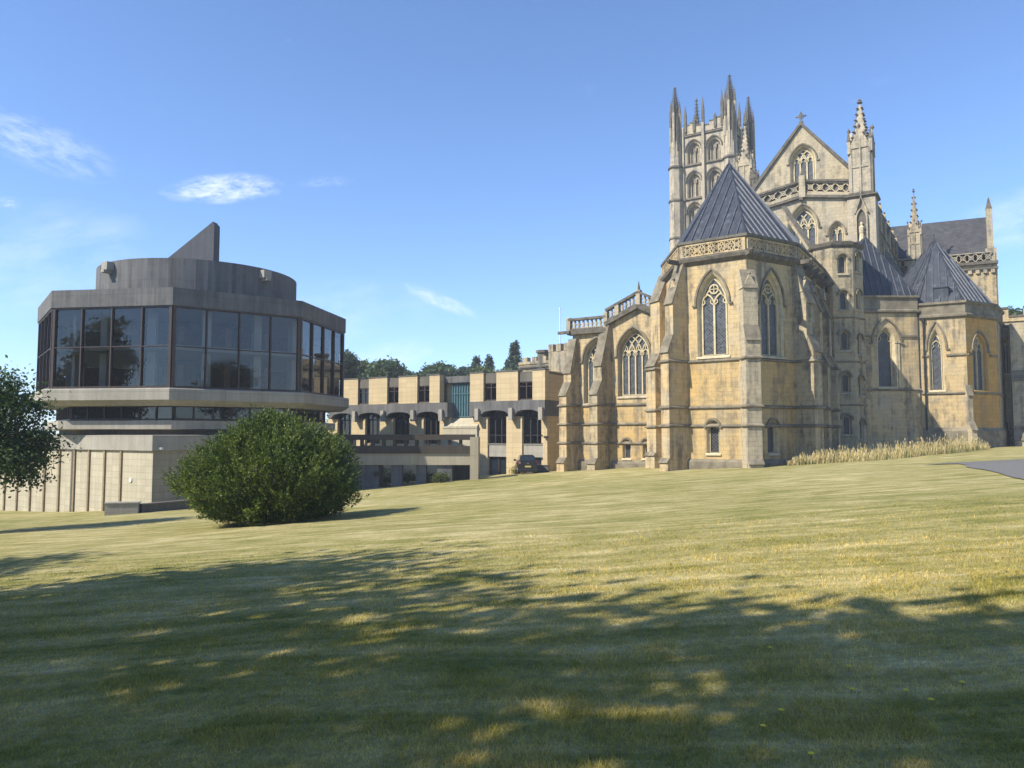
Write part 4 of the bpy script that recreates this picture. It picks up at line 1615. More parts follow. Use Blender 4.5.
# stepped openwork parapet
m = MB()
for fr in (fF, fE):
    n = 8
    for i in range(n):
        a0, a1 = fr.L * i / n, fr.L * (i + 1) / n
        h = [.0, .45, .7, .2][i % 4]
        bar(m, fr, [((a0 + a1) / 2, zT['parb'] + .3), ((a0 + a1) / 2, zT['par'] + h)], a1 - a0 - .005, -.3, .1 + .004 * (i % 2), 0)
        bar(m, fr, [(a0 + .01, zT['par'] + h + .05), (a1 - .01, zT['par'] + h + .05)], .16, -.35, .17, 1)
    for f, hh in ((.17, 3.4), (.34, 1.7), (.51, 4.2), (.74, 1.6), (.87, 4.6)):
        p = fr.P(fr.L * f, 0, .1)
        m.obox((p.x, p.y), fr.T, .17, .17, zT['par'] - .6, zT['par'] + hh * .55, 1)
        m.frustum((p.x, p.y), .25, zT['par'] + hh * .55, 0, zT['par'] + hh, 4, rotC + .785, 1)
m.build('parapet', [M['tower'], M['coping']], tw)
for (c, yt) in ((t0, 74), (t1, 86.5), (t3, 96), (t2, 98)):
    m = MB()
    dirc = (c - (t0 + t2) / 2).normalized()
    c = c + dirc * .25
    z_par = zT['par']
    ztp = zt(yt, c.y)
    m.frustum(c, 1.25, -2, 1.15, zt(245, 100), 8, rotC, 0)
    m.frustum(c, 1.05, zt(245, 100), .95, zT['s1'], 8, rotC, 0)
    m.frustum(c, .85, zT['s1'], .74, zT['parb'] - .6, 8, rotC, 0)
    for z in (zT['s1'], zT['s2'], zT['s3']):
        m.frustum(c, 1.16, z - .1, 1.08, z + .16, 8, rotC, 1)
    # clustered shafts climbing to the spirelet
    for k in range(8):
        a = rotC + k * math.pi / 4
        q = c + Vector((math.cos(a), math.sin(a))) * .64
        z_t = z_par + (1.6 if k % 2 else 3.6)
        m.obox(q, (math.cos(a), math.sin(a)), .18, .14, zT['s1'] + 1.4 + (k % 3) * .8, z_t - 1.2, 1 if k % 3 == 1 else 0)
        m.frustum(q, .24, z_t - 1.2, 0, z_t + .9, 4, a + .785, 1)
    m.frustum(c, .70, zT['parb'] - 1, .5, z_par + 3.2, 8, rotC, 1)
    m.frustum(c, .5, z_par + 3.2, .05, ztp - .4, 8, rotC, 1)
    hh = ztp - z_par - 3.2
    for k in range(9):
        f = (k + .4) / 9.3
        for q in range(4):
            a = rotC + q * math.pi / 2
            r = .5 * (1 - f) + .1
            m.ball((c.x + r * math.cos(a), c.y + r * math.sin(a), z_par + 3.2 + hh * f), .17 - .06 * f, 1, .8)
    m.ball((c.x, c.y, ztp - .3), .2, 1, 1.6)
    m.build('pinnacle', [M['tower'], M['coping']], tw)
# crocketed stair spire standing before the tower's right flank
m = MB()
pq = at(746, 180, 92)
pinnacle_mesh(m, pq, 1.7, zt(230, 92), zt(166, 92), zt(122, 92), rotC, 0, 1, 9)
m.obox(pq, Tt, 1.0, 1.0, -1, zt(230, 92), 0)
m.build('pinnacle', [M['pale'], M['coping']], church)
m = MB()
pq = at(754.5, 180, 88)
pinnacle_mesh(m, pq, .8, zt(230, 88), zt(178, 88), zt(156, 88), rotC, 1, 1, 6)
m.obox(pq, Tt, .5, .5, 0, zt(230, 88), 1)
m.build('pinnacle', [M['pale'], M['coping']], church)

# ================================================================== BATTLEMENTED WING AT THE RIGHT EDGE
wing = empty('stone_wing', (at(1030, 400, 66).x, 66, 0), 'battlemented stone wing with heavy buttress beside the orange chapel face', 'building')
wa, wb_ = at(999, 350, 67.2), at(1100, 350, 63.5)
fw = Frame(wa, wb_)
zw = {k: zt(y, 66) for k, y in dict(top=318, cren=307.5, s=325).items()}
hw1 = win_px(wing, fw, 1001, 1010.5, 374, 346, 339, lights=2, depth=.4, splay=.12, bw=.08, hood=False, glass='leaded_low')
m = MB()
wall(m, fw, ZB, zw['top'], [hw1])
m.build('wall', M['grime'], wing)
m = MB()
a = -.3
k = 0
while a < fw.L:
    bar(m, fw, [(a + .55, zw['top'] - .2), (a + .55, zw['cren'] if k % 2 == 0 else zw['cren'] - .75)], 1.1, -.4, .12 + .004 * (k % 2), 0)
    bar(m, fw, [(a, (zw['cren'] if k % 2 == 0 else zw['cren'] - .75) + .08), (a + 1.1, (zw['cren'] if k % 2 == 0 else zw['cren'] - .75) + .08)], .16, -.46, .2, 1)
    a += 1.1; k += 1
bar(m, fw, [(-.3, zw['s']), (fw.L, zw['s'])], .22, -.1, .25, 1)
m.build('battlement', [M['stone'], M['coping']], wing)
p = at(1034, 400, 63.6)
m = MB()
buttress(wing, (p.x, p.y), fw.N, 3.0, [(-3, ZB), (1.5, ZB), (1.5, zt(440, 63)), (1.0, zt(428, 63)), (.95, zt(380, 63)), (.6, zt(370, 63)), (.55, zt(322, 63)), (-3, zt(322, 63))], (zt(428, 63),), 'pale')
m = MB()
a0 = fw.px(1004, 440)[0]
pts = [(a0 + x, z) for x, z in arch_pts(.85, -1, zt(424, 66), .43)]
bar(m, fw, pts[1:] + pts[:1], .16, -.05, .1, 0)
m.extrude([fw.P(x, z, .012) for x, z in pts], fw.P(0, 0, .03) - fw.P(0, 0, .012), 1)
m.build('door', [M['grime'], M['black']], wing)

# ================================================================== CONCRETE LIBRARY
CL = Vector((-25.854, 63.0)); RL = 11.74; TH = -2.8924
lib = empty('concrete_library', (CL.x, CL.y, -3.6), 'grey concrete octagonal library with wide window band and slanted roof fin', 'library')


def octa(r, dth=0.0):
    return [CL + Vector((math.cos(TH + dth + k * math.pi / 4), math.sin(TH + dth + k * math.pi / 4))) * r for k in range(8)]


DA = 52.4
zl = {k: zt(y, DA) for k, y in dict(top=289.5, w1=307, tr=347, w0=388, s0=405.5, b1=408, b0=419, l1=420.5, l0=430.5, p1=437).items()}
m = MB()
m.moulding(octa(RL), [(-.5, zl['w1']), (.12, zl['w1']), (.12, zl['top']), (-.35, zl['top']), (-.35, zl['w1'] + .3)], True)
m.build('roof_parapet', M['conc'], lib)
m = MB()
m.prism(octa(RL - .3), zl['top'] - .8, zl['top'] - .5)
m.build('roof_deck', M['conc_dark'], lib)
m = MB()
m.moulding(octa(RL), [(-3, zl['s0'] - .02), (-.05, zl['s0'] - .02), (.45, zl['s0'] + .35), (.45, zl['w0'] - .12), (.38, zl['w0'] - .05), (-3, zl['w0'] - .04)], True)
m.build('gallery_slab', M['conc_pale'], lib)
# glazing: four bays to each of the eight sides, two panes high
OC = octa(RL)
for k in range(8):
    fr = Frame(OC[k], OC[(k + 1) % 8])
    m = MB()
    for i in range(5):
        a = fr.L * i / 4
        a = min(max(a, .13), fr.L - .13)
        bar(m, fr, [(a, zl['w0'] - .04), (a, zl['w1'] + .02)], .19 if i in (0, 4) else .09, -.22, .05)
    bar(m, fr, [(.02, zl['w0'] + .06), (fr.L - .02, zl['w0'] + .06)], .10, -.2, .045)
    bar(m, fr, [(.02, zl['w1'] - .06), (fr.L - .02, zl['w1'] - .06)], .12, -.2, .045)
    bar(m, fr, [(.02, zl['tr']), (fr.L - .02, zl['tr'])], .06, -.18, .03)
    wf = m.build('window', M['brown'], lib)
    m = MB()
    m.face([fr.P(.05, zl['w0'], -.1), fr.P(fr.L - .05, zl['w0'], -.1), fr.P(fr.L - .05, zl['w1'], -.1), fr.P(.05, zl['w1'], -.1)])
    m.build('pane', M['glass'], wf)
# inside
m = MB()
m.prism(octa(RL - .5), zl['tr'] - .2, zl['tr'] + .14)
m.prism(octa(RL - 3.4), zl['w0'] - .02, zl['w0'] + .02)
m.build('gallery_floor', M['room'], lib)
m = MB()
m.prism(octa(RL - .4), zl['w1'] + .05, zl['w1'] + .25)
m.build('ceiling', M['room'], lib)
m = MB()
m.prism(octa(4.2), zl['w0'], zl['w1'])
m.build('core', M['room_dark'], lib)
for k in range(16):
    p = CL + Vector((math.cos(TH + .2 + k * math.pi / 8), math.sin(TH + .2 + k * math.pi / 8))) * (RL - 2.6)
    m = MB()
    m.obox(p, p - CL, .22, .3, zl['w0'], zl['w1'] + .05)
    m.build('column', M['room'], lib)
for k in range(16):
    if k in (2, 9):
        continue
    a = TH + k * math.pi / 8
    for z0, h in ((zl['w0'], 1.9), (zl['tr'] + .14, 1.7)):
        p = CL + Vector((math.cos(a), math.sin(a))) * 6.6
        m = MB()
        m.obox(p, p - CL, 1.6, .22, z0, z0 + h)
        for j in range(4):
            m.obox(p, p - CL, 1.62, .24, z0 + h * j / 4 + .02, z0 + h * j / 4 + .06)
        m.build('bookcase', M['book'], lib)
# drum and fin
m = MB()
cd_ = Vector((math.sin(R(-22.25)), math.cos(R(-22.25)))) * 67.5
rd_ = 7.58
zd1 = zt(258.5, cd_.y - rd_ * .97)
n = 56
vs = []
ring = [cd_ + Vector((math.cos(2 * math.pi * i / n), math.sin(2 * math.pi * i / n))) * rd_ for i in range(n)]
m.prism(ring, zl['top'] - .8, zd1)
dr = m.build('roof_drum', M['conc'], lib)
m = MB()
pf0, pf1 = at(143, 257, 62.6), at(212.5, 240, 61.4)
zf1 = zt(221.5, 61.4)
dz = (pf1 - pf0).normalized(); en = Vector((-dz.y, dz.x))
for th, mi in ((.7, 0),):
    a, b = pf0 - en * .0, pf1
    pts = [pt3(a, zd1 - .3), pt3(b, zd1 - .3), pt3(b, zf1), pt3(a, zd1 + .05)]
    m.extrude(pts, (en.x * th, en.y * th, 0), 0)
    m.extrude([pt3(b + dz * .02 - en * .06, zd1 - .2), pt3(b + dz * .16 - en * .06, zd1 - .2), pt3(b + dz * .16 - en * .06, zf1 - .25), pt3(b + dz * .02 - en * .06, zf1 - .1)], (en.x * (th + .12), en.y * (th + .12), 0), 0)
m.build('roof_fin', M['slate_conc'], lib)
for px in (111, 263.5):
    k = uu(px, 267)
    # where that column meets the drum
    A_ = 1 + k * k; B_ = -2 * (cd_.x * k + cd_.y); C_ = cd_.length_squared - rd_ ** 2
    D = (-B_ - math.sqrt(B_ * B_ - 4 * A_ * C_)) / (2 * A_)
    p = Vector((k * D, D))
    d = (p - cd_).normalized()
    z = zt(267 if px < 200 else 275, D)
    m = MB()
    m.obox(p + d * .1, d, .42, .36, z - .3, z + .3)
    m.obox(p + d * .2, d, .45, .2, z - .5, z - .3)
    m.build('water_spout', M['conc_pale'], lib)
# recessed strip windows and ledge
RS = RL - 1.5
OS = octa(RS)
for k in range(8):
    fr = Frame(OS[k], OS[(k + 1) % 8])
    m = MB()
    for i in range(7):
        a = min(max(fr.L * i / 6, .08), fr.L - .08)
        bar(m, fr, [(a, zl['b0'] - .1), (a, zl['s0'] + .1)], .09, -.1, .06)
    bar(m, fr, [(.02, zl['b0']), (fr.L - .02, zl['b0'])], .1, -.1, .05)
    sw = m.build('strip_window', M['brown'], lib)
    m = MB()
    m.face([fr.P(0, zl['b0'] - .1, -.03), fr.P(fr.L, zl['b0'] - .1, -.03), fr.P(fr.L, zl['s0'] + .1, -.03), fr.P(0, zl['s0'] + .1, -.03)])
    m.build('pane', M['glass_dark'], sw)
m = MB()
m.prism(octa(RS - 1.8), zl['p1'] - 1, zl['s0'])
m.build('inner_wall', M['room'], lib)
m = MB()
m.moulding(octa(RL - .75), [(-1.2, zl['l0']), (.1, zl['l0'] + .1), (.1, zl['l1']), (-1.6, zl['l1'] + .02)], True)
m.build('ledge', M['conc_pale'], lib)
m = MB()
m.prism(octa(RS - .2), -5.5, zl['l0'] + .06)
m.build('base_wall', M['conc_dark'], lib)
# podium
pp = at(152.5, 470, 49.6)
dl = Vector((-.85, .53)).normalized(); dr_ = Vector((.60, .80)).normalized()
pl_end = pp + dl * 26; pr_end = pp + dr_ * 17
zp1 = zt(436.5, 49.6); zpm = zt(451, 49.6)
m = MB()
poly = [pl_end, pp, pr_end, pr_end + Vector((-8, 8)), pl_end + Vector((10, 12))]
m.prism(poly, -6.5, zp1, 0)
m.build('podium', M['conc_wall'], lib)
m = MB()
m.moulding([pl_end, pp, pr_end], [(-.02, zpm), (.16, zpm + .02), (.16, zp1 + .08), (-.5, zp1 + .1)])
m.build('podium_band', M['conc_pale'], lib)
fpd = Frame(pl_end, pp)
fpr = Frame(pp, pr_end)
for px in (121, 104.5, 89, 74.5, 59.5, 45, 31, 18, 5.5, -7):
    a = fpd.px(px, 480)[0]
    m = MB()
    bar(m, fpd, [(a, -6), (a, zpm - .03)], .17, -.02, .10)
    m.build('wall_fin', M['timber'], lib)
m = MB()
wall(m, fpr, -6.5, zpm - .01, out=.012)
m.build('podium_flank', M['conc_flank'], lib)
for fr, a in ((fpr, .35),):
    m = MB()
    p = fr.P(a, zpm + .15, .25)
    m.obox((p.x, p.y), fr.N, .16, .09, p.z - .06, p.z + .08)
    m.build('wall_lamp', M['white'], lib)
m = MB()
a, z = fpd.px(131, 480)
m.extrude([fpd.P(a + x, z2_, .01) for x, z2_ in circle(0, z, .14, 10)], fpd.P(0, 0, .06) - fpd.P(0, 0, 0))
m.build('vent_cover', M['white'], lib)

# low concrete retaining walls at the podium foot
p0, p1 = at(106, 508, 46.5), at(139, 507, 47.0)
m = MB()
d = (p1 - p0).normalized()
c = (p0 + p1) / 2
m.obox(c, d, (p1 - p0).length / 2, .35, g1(*c) - .8, zt(503.5, 46.5))
m.obox(c, d, (p1 - p0).length / 2 + .05, .4, zt(503.5, 46.5), zt(503.5, 46.5) + .07)
tag(m.build('low_wall', M['conc_pale']), 'short pale concrete wall at the foot of the ribbed podium', 'wall')
p0, p1 = at(140, 505, 47.2), at(192, 503, 50.5)
m = MB()
d = (p1 - p0).normalized()
c = (p0 + p1) / 2
m.obox(c, d, (p1 - p0).length / 2, .2, g1(*c) - .8, zt(503.5, 48.5))
m.obox(c, d, (p1 - p0).length / 2 + .05, .27, zt(503.5, 48.5), zt(503.5, 48.5) + .09)
tag(m.build('low_wall', M['conc_dark']), 'long dark concrete kerb wall running from the podium corner behind the bush', 'wall')

# ================================================================== MONASTERY RANGE (concrete and tan panels)
kA, kB = at(330, 380.5, 81.5), at(545, 369.7, 68)
fK = Frame(kA, kB)
rng_b = empty('monastery_range', (at(450, 400, 73).x, 73, -2.6), 'tan panelled modernist range of three storeys with arched concrete fascia', 'building')
ZR = zt(369.7, 68); ZF1 = zt(399.8, 68); ZF0 = zt(415.8, 68)
ZG = -4.5


def ks(px, py=390):
    return fK.px(px, py)[0]


def kbox(m, s0, s1, z0, z1, o0, o1, mi=0):
    m.hexa([fK.P(s0, z0, o1), fK.P(s1, z0, o1), fK.P(s1, z0, o0), fK.P(s0, z0, o0)], [fK.P(s0, z1, o1), fK.P(s1, z1, o1), fK.P(s1, z1, o0), fK.P(s0, z1, o0)], mi)


panels = [(331, 336), (340.7, 357.8), (368.8, 387.1), (398.6, 417.2), (429.4, 439.6), (470, 483.4), (496.3, 517.8), (532.4, 545)]
slots = [(336, 340.7), (357.8, 368.8), (387.1, 398.6), (417.2, 429.4), (483.4, 496.3), (517.8, 532.4)]
m = MB()
for i, (a, b) in enumerate(panels):
    m = MB()
    kbox(m, ks(a), ks(b), ZF1, ZR, -.75, 0)
    wp = m.build('wall_panel', M['panel'], rng_b)
    m = MB()
    kbox(m, ks(a) - .03, ks(b) + .03, ZR, ZR + .1, -.8, .05)
    m.build('coping', M['conc'], wp)
# end block and back body
m = MB()
kbox(m, fK.L - .8, fK.L, ZG, ZR - .02, -9, -.751)
kbox(m, 0, ks(439.6) - .05, ZF0 + .3, ZR - .25, -9, -1.9)
kbox(m, ks(470), fK.L - .81, ZF0 + .3, ZR - .25, -9, -1.9)
kbox(m, 0, fK.L - .81, ZG, ZF0 + .3, -9, -3.2)
kbox(m, ks(439.6) - .05, ks(470), ZF0 + .3, ZR - .5, -9, -1.3)
m.build('rear_wall', M['panel'], rng_b)
# slot concrete, oriel windows
for a, b in slots:
    s0, s1 = ks(a), ks(b)
    m = MB()
    kbox(m, s0, s1, 6.42, ZR - .06, -.9, -.2)
    m.build('slot_surround', M['conc_dark'], rng_b)
    m = MB()
    kbox(m, s0, s1, ZF1 - .02, ZF1 + .08, -1.9, -.14)
    m.build('window_sill', M['conc_dark'], rng_b)
    if s1 - s0 < 1.0:
        continue
    za, zb2 = ZF1 + .08, 6.42
    m = MB()
    for x in (s0 + .07, (s0 + s1) / 2, s1 - .07):
        kbox(m, x - .05, x + .05, za, zb2, -1.2, -.24)
    kbox(m, s0, s1, za, za + .09, -1.2, -.23)
    kbox(m, s0, s1, zb2 - .09, zb2, -1.2, -.23)
    kbox(m, s0, s1, (za + zb2) / 2 + .35, (za + zb2) / 2 + .42, -1.2, -.23)
    w = m.build('window', M['brown'], rng_b)
    m = MB()
    m.face([fK.P(s0, za, -.32), fK.P(s1, za, -.32), fK.P(s1, zb2, -.32), fK.P(s0, zb2, -.32)])
    m.build('pane', M['glass_dark'], w)
    m = MB()
    kbox(m, s0, s0 + (s1 - s0) * random.choice((.25, .3, .45)), za, zb2, -.6, -.5)
    m.build('blind', M['blind'], w)
# fascia with segmental arches
colx = [(325, 335), (349, 362.7), (377.5, 390.8), (407, 421.3), (437.5, 447), (471, 485.5), (504.3, 520), (541, 545.3)]


def fascia(s0, s1, arches, out):
    pts = [(s0, ZF0)]
    for a, b in arches:
        rise = .46
        for k in range(9):
            f = k / 8
            pts.append((a + (b - a) * f, ZF0 + .12 + rise * (1 - (2 * f - 1) ** 2) ** .5 if 0 < k < 8 else ZF0 + .10))
    pts.append((s1, ZF0))
    pts += [(s1, ZF1), (s0, ZF1)]
    m = MB()
    m.extrude([fK.P(a, z, out) for a, z in pts], fK.P(0, 0, -2.6) - fK.P(0, 0, out))
    m.build('fascia', M['conc'], rng_b)


mids = [(a + b) / 2 for a, b in colx]
arL = [(ks(mids[i], 415) + .25, ks(mids[i + 1], 415) - .25) for i in range(0, 4)]
arR = [(ks(mids[i], 415) + .25, ks(mids[i + 1], 415) - .25) for i in (5, 6)]
fascia(0, ks(448), arL, .1)
fascia(ks(470), fK.L + .02, arR, .1)
m = MB()
for i in (1, 2, 3, 4, 5, 6, 7):
    x = ks(mids[i], 415) if i not in (7,) else fK.L - .3
    kbox(m, x - .2, x + .2, ZF0 - .35, ZF0 + .75, -.3, .38)
m.build('beam_end', M['conc_pale'], rng_b)
for i, (a, b) in enumerate(colx):
    m = MB()
    s0, s1 = ks(a, 430), ks(b, 430)
    kbox(m, s0, s1, ZG, ZF0 - .01, -3.2, -.35)
    m.build('pier', M['panel'], rng_b)
# glazing between piers
zsill = zt(444.5, 70); zsp = zt(457, 70)
for i in range(len(colx) - 1):
    if i == 4:
        continue
    s0, s1 = ks(colx[i][1], 430), ks(colx[i + 1][0], 430)
    m = MB()
    for f in (0, .33, .66, 1):
        x = s0 + (s1 - s0) * f
        kbox(m, x - .06, x + .06, zsill, ZF0 + .6, -.85, -.68)
    kbox(m, s0, s1, zsill, zsill + .12, -.85, -.67)
    kbox(m, s0, s1, zsill + .8, zsill + .88, -.85, -.67)
    kbox(m, s0, s1, ZF0 - .2, ZF0 - .08, -.85, -.67)
    w = m.build('window', M['black'], rng_b)
    m = MB()
    m.face([fK.P(s0, zsill, -.76), fK.P(s1, zsill, -.76), fK.P(s1, ZF0 + .7, -.76), fK.P(s0, ZF0 + .7, -.76)])
    m.build('pane', M['glass_dark'], w)
    if i >= 5:
        m = MB()
        if i == 6:
            kbox(m, s0 + .1, s0 + 1.1, zsill + .8, ZF0 + .2, -1.1, -1.0)
            kbox(m, s0 + 1.5, s1, zsill + .8, ZF0 + .2, -1.1, -1.0)
        else:
            kbox(m, s0 + .3, s1 - .2, ZF0 - .1, ZF0 + .4, -1.1, -1.0)
        m.build('blind', M['blind'], w)
        m = MB()
        kbox(m, s0 + .02, s1 - .02, zsp, zsill, -1.75, -.5)
        kbox(m, s0 + .02, s1 - .02, zsill, zsill + .06, -1.75, -.42)
        m.build('spandrel', M['conc_pale'], rng_b)
        m = MB()
        for f in (0.02, .5, .98):
            x = s0 + (s1 - s0) * f
            kbox(m, x - .05, x + .05, ZG, zsp, -.85, -.68)
        w = m.build('window', M['brown'], rng_b)
        m = MB()
        m.face([fK.P(s0, ZG, -.76), fK.P(s1, ZG, -.76), fK.P(s1, zsp, -.76), fK.P(s0, zsp, -.76)])
        m.build('pane', M['glass'], w)
        m = MB()
        kbox(m, s0 + .05, s1 - .05, ZG, zsp - .3, -1.1, -1.0)
        m.build('blind', M['blind'], w)
    else:
        m = MB()
        kbox(m, s0 + .02, s1 - .02, ZG, zsill, -1.75, -.6)
        m.build('spandrel', M['panel'], rng_b)
# teal stair glazing
s0, s1 = ks(446.5, 400), ks(470, 400)
m = MB()
zt0, zt1 = zt(417, 73), zt(382, 73)
n = 9
for i in range(n + 1):
    x = s0 + (s1 - s0) * i / n
    kbox(m, x - .04, x + .04, zt0, zt1, -1.15, -.95)
for z in (zt0, zt1 - .1, zt0 + (zt1 - zt0) * .66):
    kbox(m, s0, s1, z, z + .1, -1.15, -.94)
w = m.build('stair_window', M['teal'], rng_b)
m = MB()
m.face([fK.P(s0, zt0, -1.05), fK.P(s1, zt0, -1.05), fK.P(s1, zt1, -1.05), fK.P(s0, zt1, -1.05)])
m.build('pane', M['teal'], w)
m = MB()
kbox(m, ks(439.6), s1 + .05, zt1, ZR - .15, -3, -.7)
m.build('stair_lintel', M['conc'], rng_b)
# pale stair block below the glazing with sloping top
m = MB()
s0, s1 = ks(442, 425), ks(476, 425)
pr = [(-3.2, zt0 + .0), (-1.2, zt0 - .05), (-.15, zt0 - 1.0), (-.15, ZG), (-3.2, ZG)]
m.extrude([fK.P(s0, z, o) for o, z in pr], fK.P(s1, 0, 0) - fK.P(s0, 0, 0))
m.extrude([fK.P(s0 - .05, z + .02, o) for o, z in ((-1.25, zt0 - .03), (-.1, zt0 - 1.06), (-.1, zt0 - .88), (-1.25, zt0 + .12))], fK.P(s1 + .1, 0, 0) - fK.P(s0, 0, 0))
m.build('stair_block', M['conc_wall'], rng_b)
m = MB()
kbox(m, -.1, fK.L + .02, ZR - .3, ZR - .12, -9.2, -.8)
m.build('roof', M['conc_dark'], rng_b)
m = MB()
kbox(m, ks(543, 430), ks(543, 430) + .35, zt(438, 68), zt(436, 68), -.36, -.1)
m.build('wall_lamp', M['black'], rng_b)
# low dark wall beside the car
m = MB()
p0, p1 = at(533, 470, 66.6), at(549, 470, 66.2)
d = (p1 - p0).normalized(); c = (p0 + p1) / 2
m.obox(c, d, (p1 - p0).length / 2, .18, g1(*c) - .5, zt(465.5, 66.4))
m.obox(c, d, (p1 - p0).length / 2 + .03, .24, zt(465.5, 66.4), zt(465.5, 66.4) + .06)
tag(m.build('low_wall', M['conc_dark']), 'low dark wall beside the parked black car', 'wall')

# ================================================================== CONCRETE WALKWAY
wk0, wk1 = at(334, 445, 60.5), at(474, 445, 60.5)
fB = Frame(wk0, wk1)
wk = empty('concrete_walkway', (at(410, 445, 60.5).x, 60.5, -2.5), 'raised concrete walkway with dark parapet on short columns before the tan range', 'walkway')


def bbox_(m, p0, p1, y0, y1, o0, o1, mi=0):
    s0, s1 = fB.px(p0, 450)[0], fB.px(p1, 450)[0]
    z1, z0 = zt(y0, 60.5), zt(y1, 60.5)
    m.hexa([fB.P(s0, z0, o1), fB.P(s1, z0, o1), fB.P(s1, z0, o0), fB.P(s0, z0, o0)], [fB.P(s0, z1, o1), fB.P(s1, z1, o1), fB.P(s1, z1, o0), fB.P(s0, z1, o0)], mi)


m = MB(); bbox_(m, 334, 475, 434.5, 440, -.5, .2); m.build('top_rail', M['conc_brown'], wk)
m = MB()
for k, px in enumerate(range(338, 474, 11)):
    bbox_(m, px, px + 3.2, 440, 446, -.3, .05)
m.build('rail_post', M['conc_brown'], wk)
m = MB(); bbox_(m, 334, 471, 446, 453.3, -.45, .12); m.build('parapet_beam', M['conc_brown'], wk)
m = MB(); bbox_(m, 334, 470, 453.4, 465, -2.6, 0); m.build('deck', M['conc_warm'], wk)
for a, b in ((336, 378.5), (391, 402), (416, 426), (437, 452)):
    m = MB(); bbox_(m, a, b, 465, 500, -2.4 if b - a > 20 else -.9, -.15); m.build('column', M['conc'], wk)
m = MB(); bbox_(m, 470.2, 478.5, 437, 492, -2.8, .35); m.build('end_pier', M['conc_warm'], wk)
m = MB()
p = fB.P(fB.px(376, 472)[0], zt(474, 60.5), -.1)
m.tube([p, p + Vector((fB.N.x, fB.N.y, 0)) * .14], .22, .22, 14)
m.build('round_lamp', M['black'], wk)

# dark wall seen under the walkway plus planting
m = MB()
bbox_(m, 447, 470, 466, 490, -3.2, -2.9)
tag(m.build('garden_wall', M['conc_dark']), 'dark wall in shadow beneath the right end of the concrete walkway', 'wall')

# ================================================================== OLD BATTLEMENTED BUILDING BEHIND
old = empty('battlemented_house', (at(550, 360, 92).x, 92, -2), 'old stone building with battlements and chimney rising behind the tan range', 'building')
fO = Frame(at(519, 360, 96), at(576, 360, 90))
m = MB()
zo = zt(362, 93)
wall(m, fO, -3, zo)
n = 12
for k in range(n):
    a = fO.L * (k + .5) / n
    bar(m, fO, [(a, zo - .1), (a, zo + (.75 if k % 2 else .2))], fO.L / n - .005, -.5, .12 + .003 * (k % 2), 0)
m.build('wall', M['grime'], old)
m = MB()
bar(m, fO, [(0, zo - .45), (fO.L, zo - .45)], .22, -.1, .28)
m.build('string_course', M['coping'], old)
m = MB()
ctur = at(566, 360, 90.2)
m.obox(ctur, fO.T, 1.5, 1.4, -3, zt(352, 90))
for i in (-1, 0, 1):
    for j in (-1, 1):
        q = ctur + fO.T * i * 1.15 + fO.N * j * 1.1
        m.obox(q, fO.T, .35, .35, zt(352, 90), zt(344.5, 90))
m.build('turret', M['grime'], old)
m = MB()
q = at(544, 355, 94)
m.frustum(q, .85, zo - 1, .8, zt(353, 94), 8)
m.frustum(q, 1.0, zt(353, 94), 1.0, zt(350.5, 94), 8)
m.build('chimney', M['coping'], old)
m = MB()
q = at(560, 340, 95)
m.tube([(q.x, q.y, 2), (q.x, q.y, zt(309, 95))], .09, .05, 8)
m.ball((q.x, q.y, zt(308.6, 95)), .13)
tag(m.build('flagpole', M['white']), 'slim white flagpole rising above the old battlements', 'flagpole')

# ================================================================== CAR
car = empty('parked_car', (0, 0, 0), 'small black hatchback parked facing away beside the tan piers', 'car')
ORG[car.name] = (0, 0, 0)


def loft(m, secs, mi=0):
    """secs: list of rings (same count) joined end to end, ends capped"""
    n = len(secs[0])
    vs = [p for r_ in secs for p in r_]
    fs = []
    for i in range(len(secs) - 1):
        for j in range(n):
            fs.append((i * n + j, i * n + (j + 1) % n, (i + 1) * n + (j + 1) % n, (i + 1) * n + j))
    fs += [tuple(reversed(range(n))), tuple(range((len(secs) - 1) * n, len(secs) * n))]
    m.solid(vs, fs, mi)


def cring(y, hw, z0, z1, r=.12):
    pts = []
    for cx_, cz_, a0 in ((hw - r, z0 + r, -90), (hw - r, z1 - r, 0), (-hw + r, z1 - r, 90), (-hw + r, z0 + r, 180)):
        for k in range(4):
            a = R(a0 + 30 * k)
            pts.append((cx_ + r * math.cos(a), y, cz_ + r * math.sin(a)))
    return pts


# tail towards -Y
m = MB()
loft(m, [cring(-1.95, .74, .30, .92, .14), cring(-1.86, .84, .24, 1.0, .14), cring(-1.2, .88, .22, 1.02, .12), cring(0, .89, .22, 1.0, .12), cring(1.0, .88, .22, .96, .12), cring(1.75, .82, .24, .84, .14), cring(1.95, .70, .30, .70, .14)])
loft(m, [cring(-1.84, .70, .95, 1.06, .05), cring(-1.45, .64, .95, 1.44, .1), cring(-1.0, .62, .95, 1.50, .1), cring(.1, .62, .95, 1.49, .1), cring(.55, .66, .95, 1.32, .08), cring(1.05, .74, .95, 1.0, .02)])
body = m.build('body', M['car'], car, smooth=False)
m = MB()
m.face([(-.60, -1.83, 1.06), (.60, -1.83, 1.06), (.52, -1.50, 1.40), (-.52, -1.50, 1.40)])
m.v = [(x, y - .03, z + .01) for x, y, z in m.v]
m.build('rear_window', M['carglass'], car)
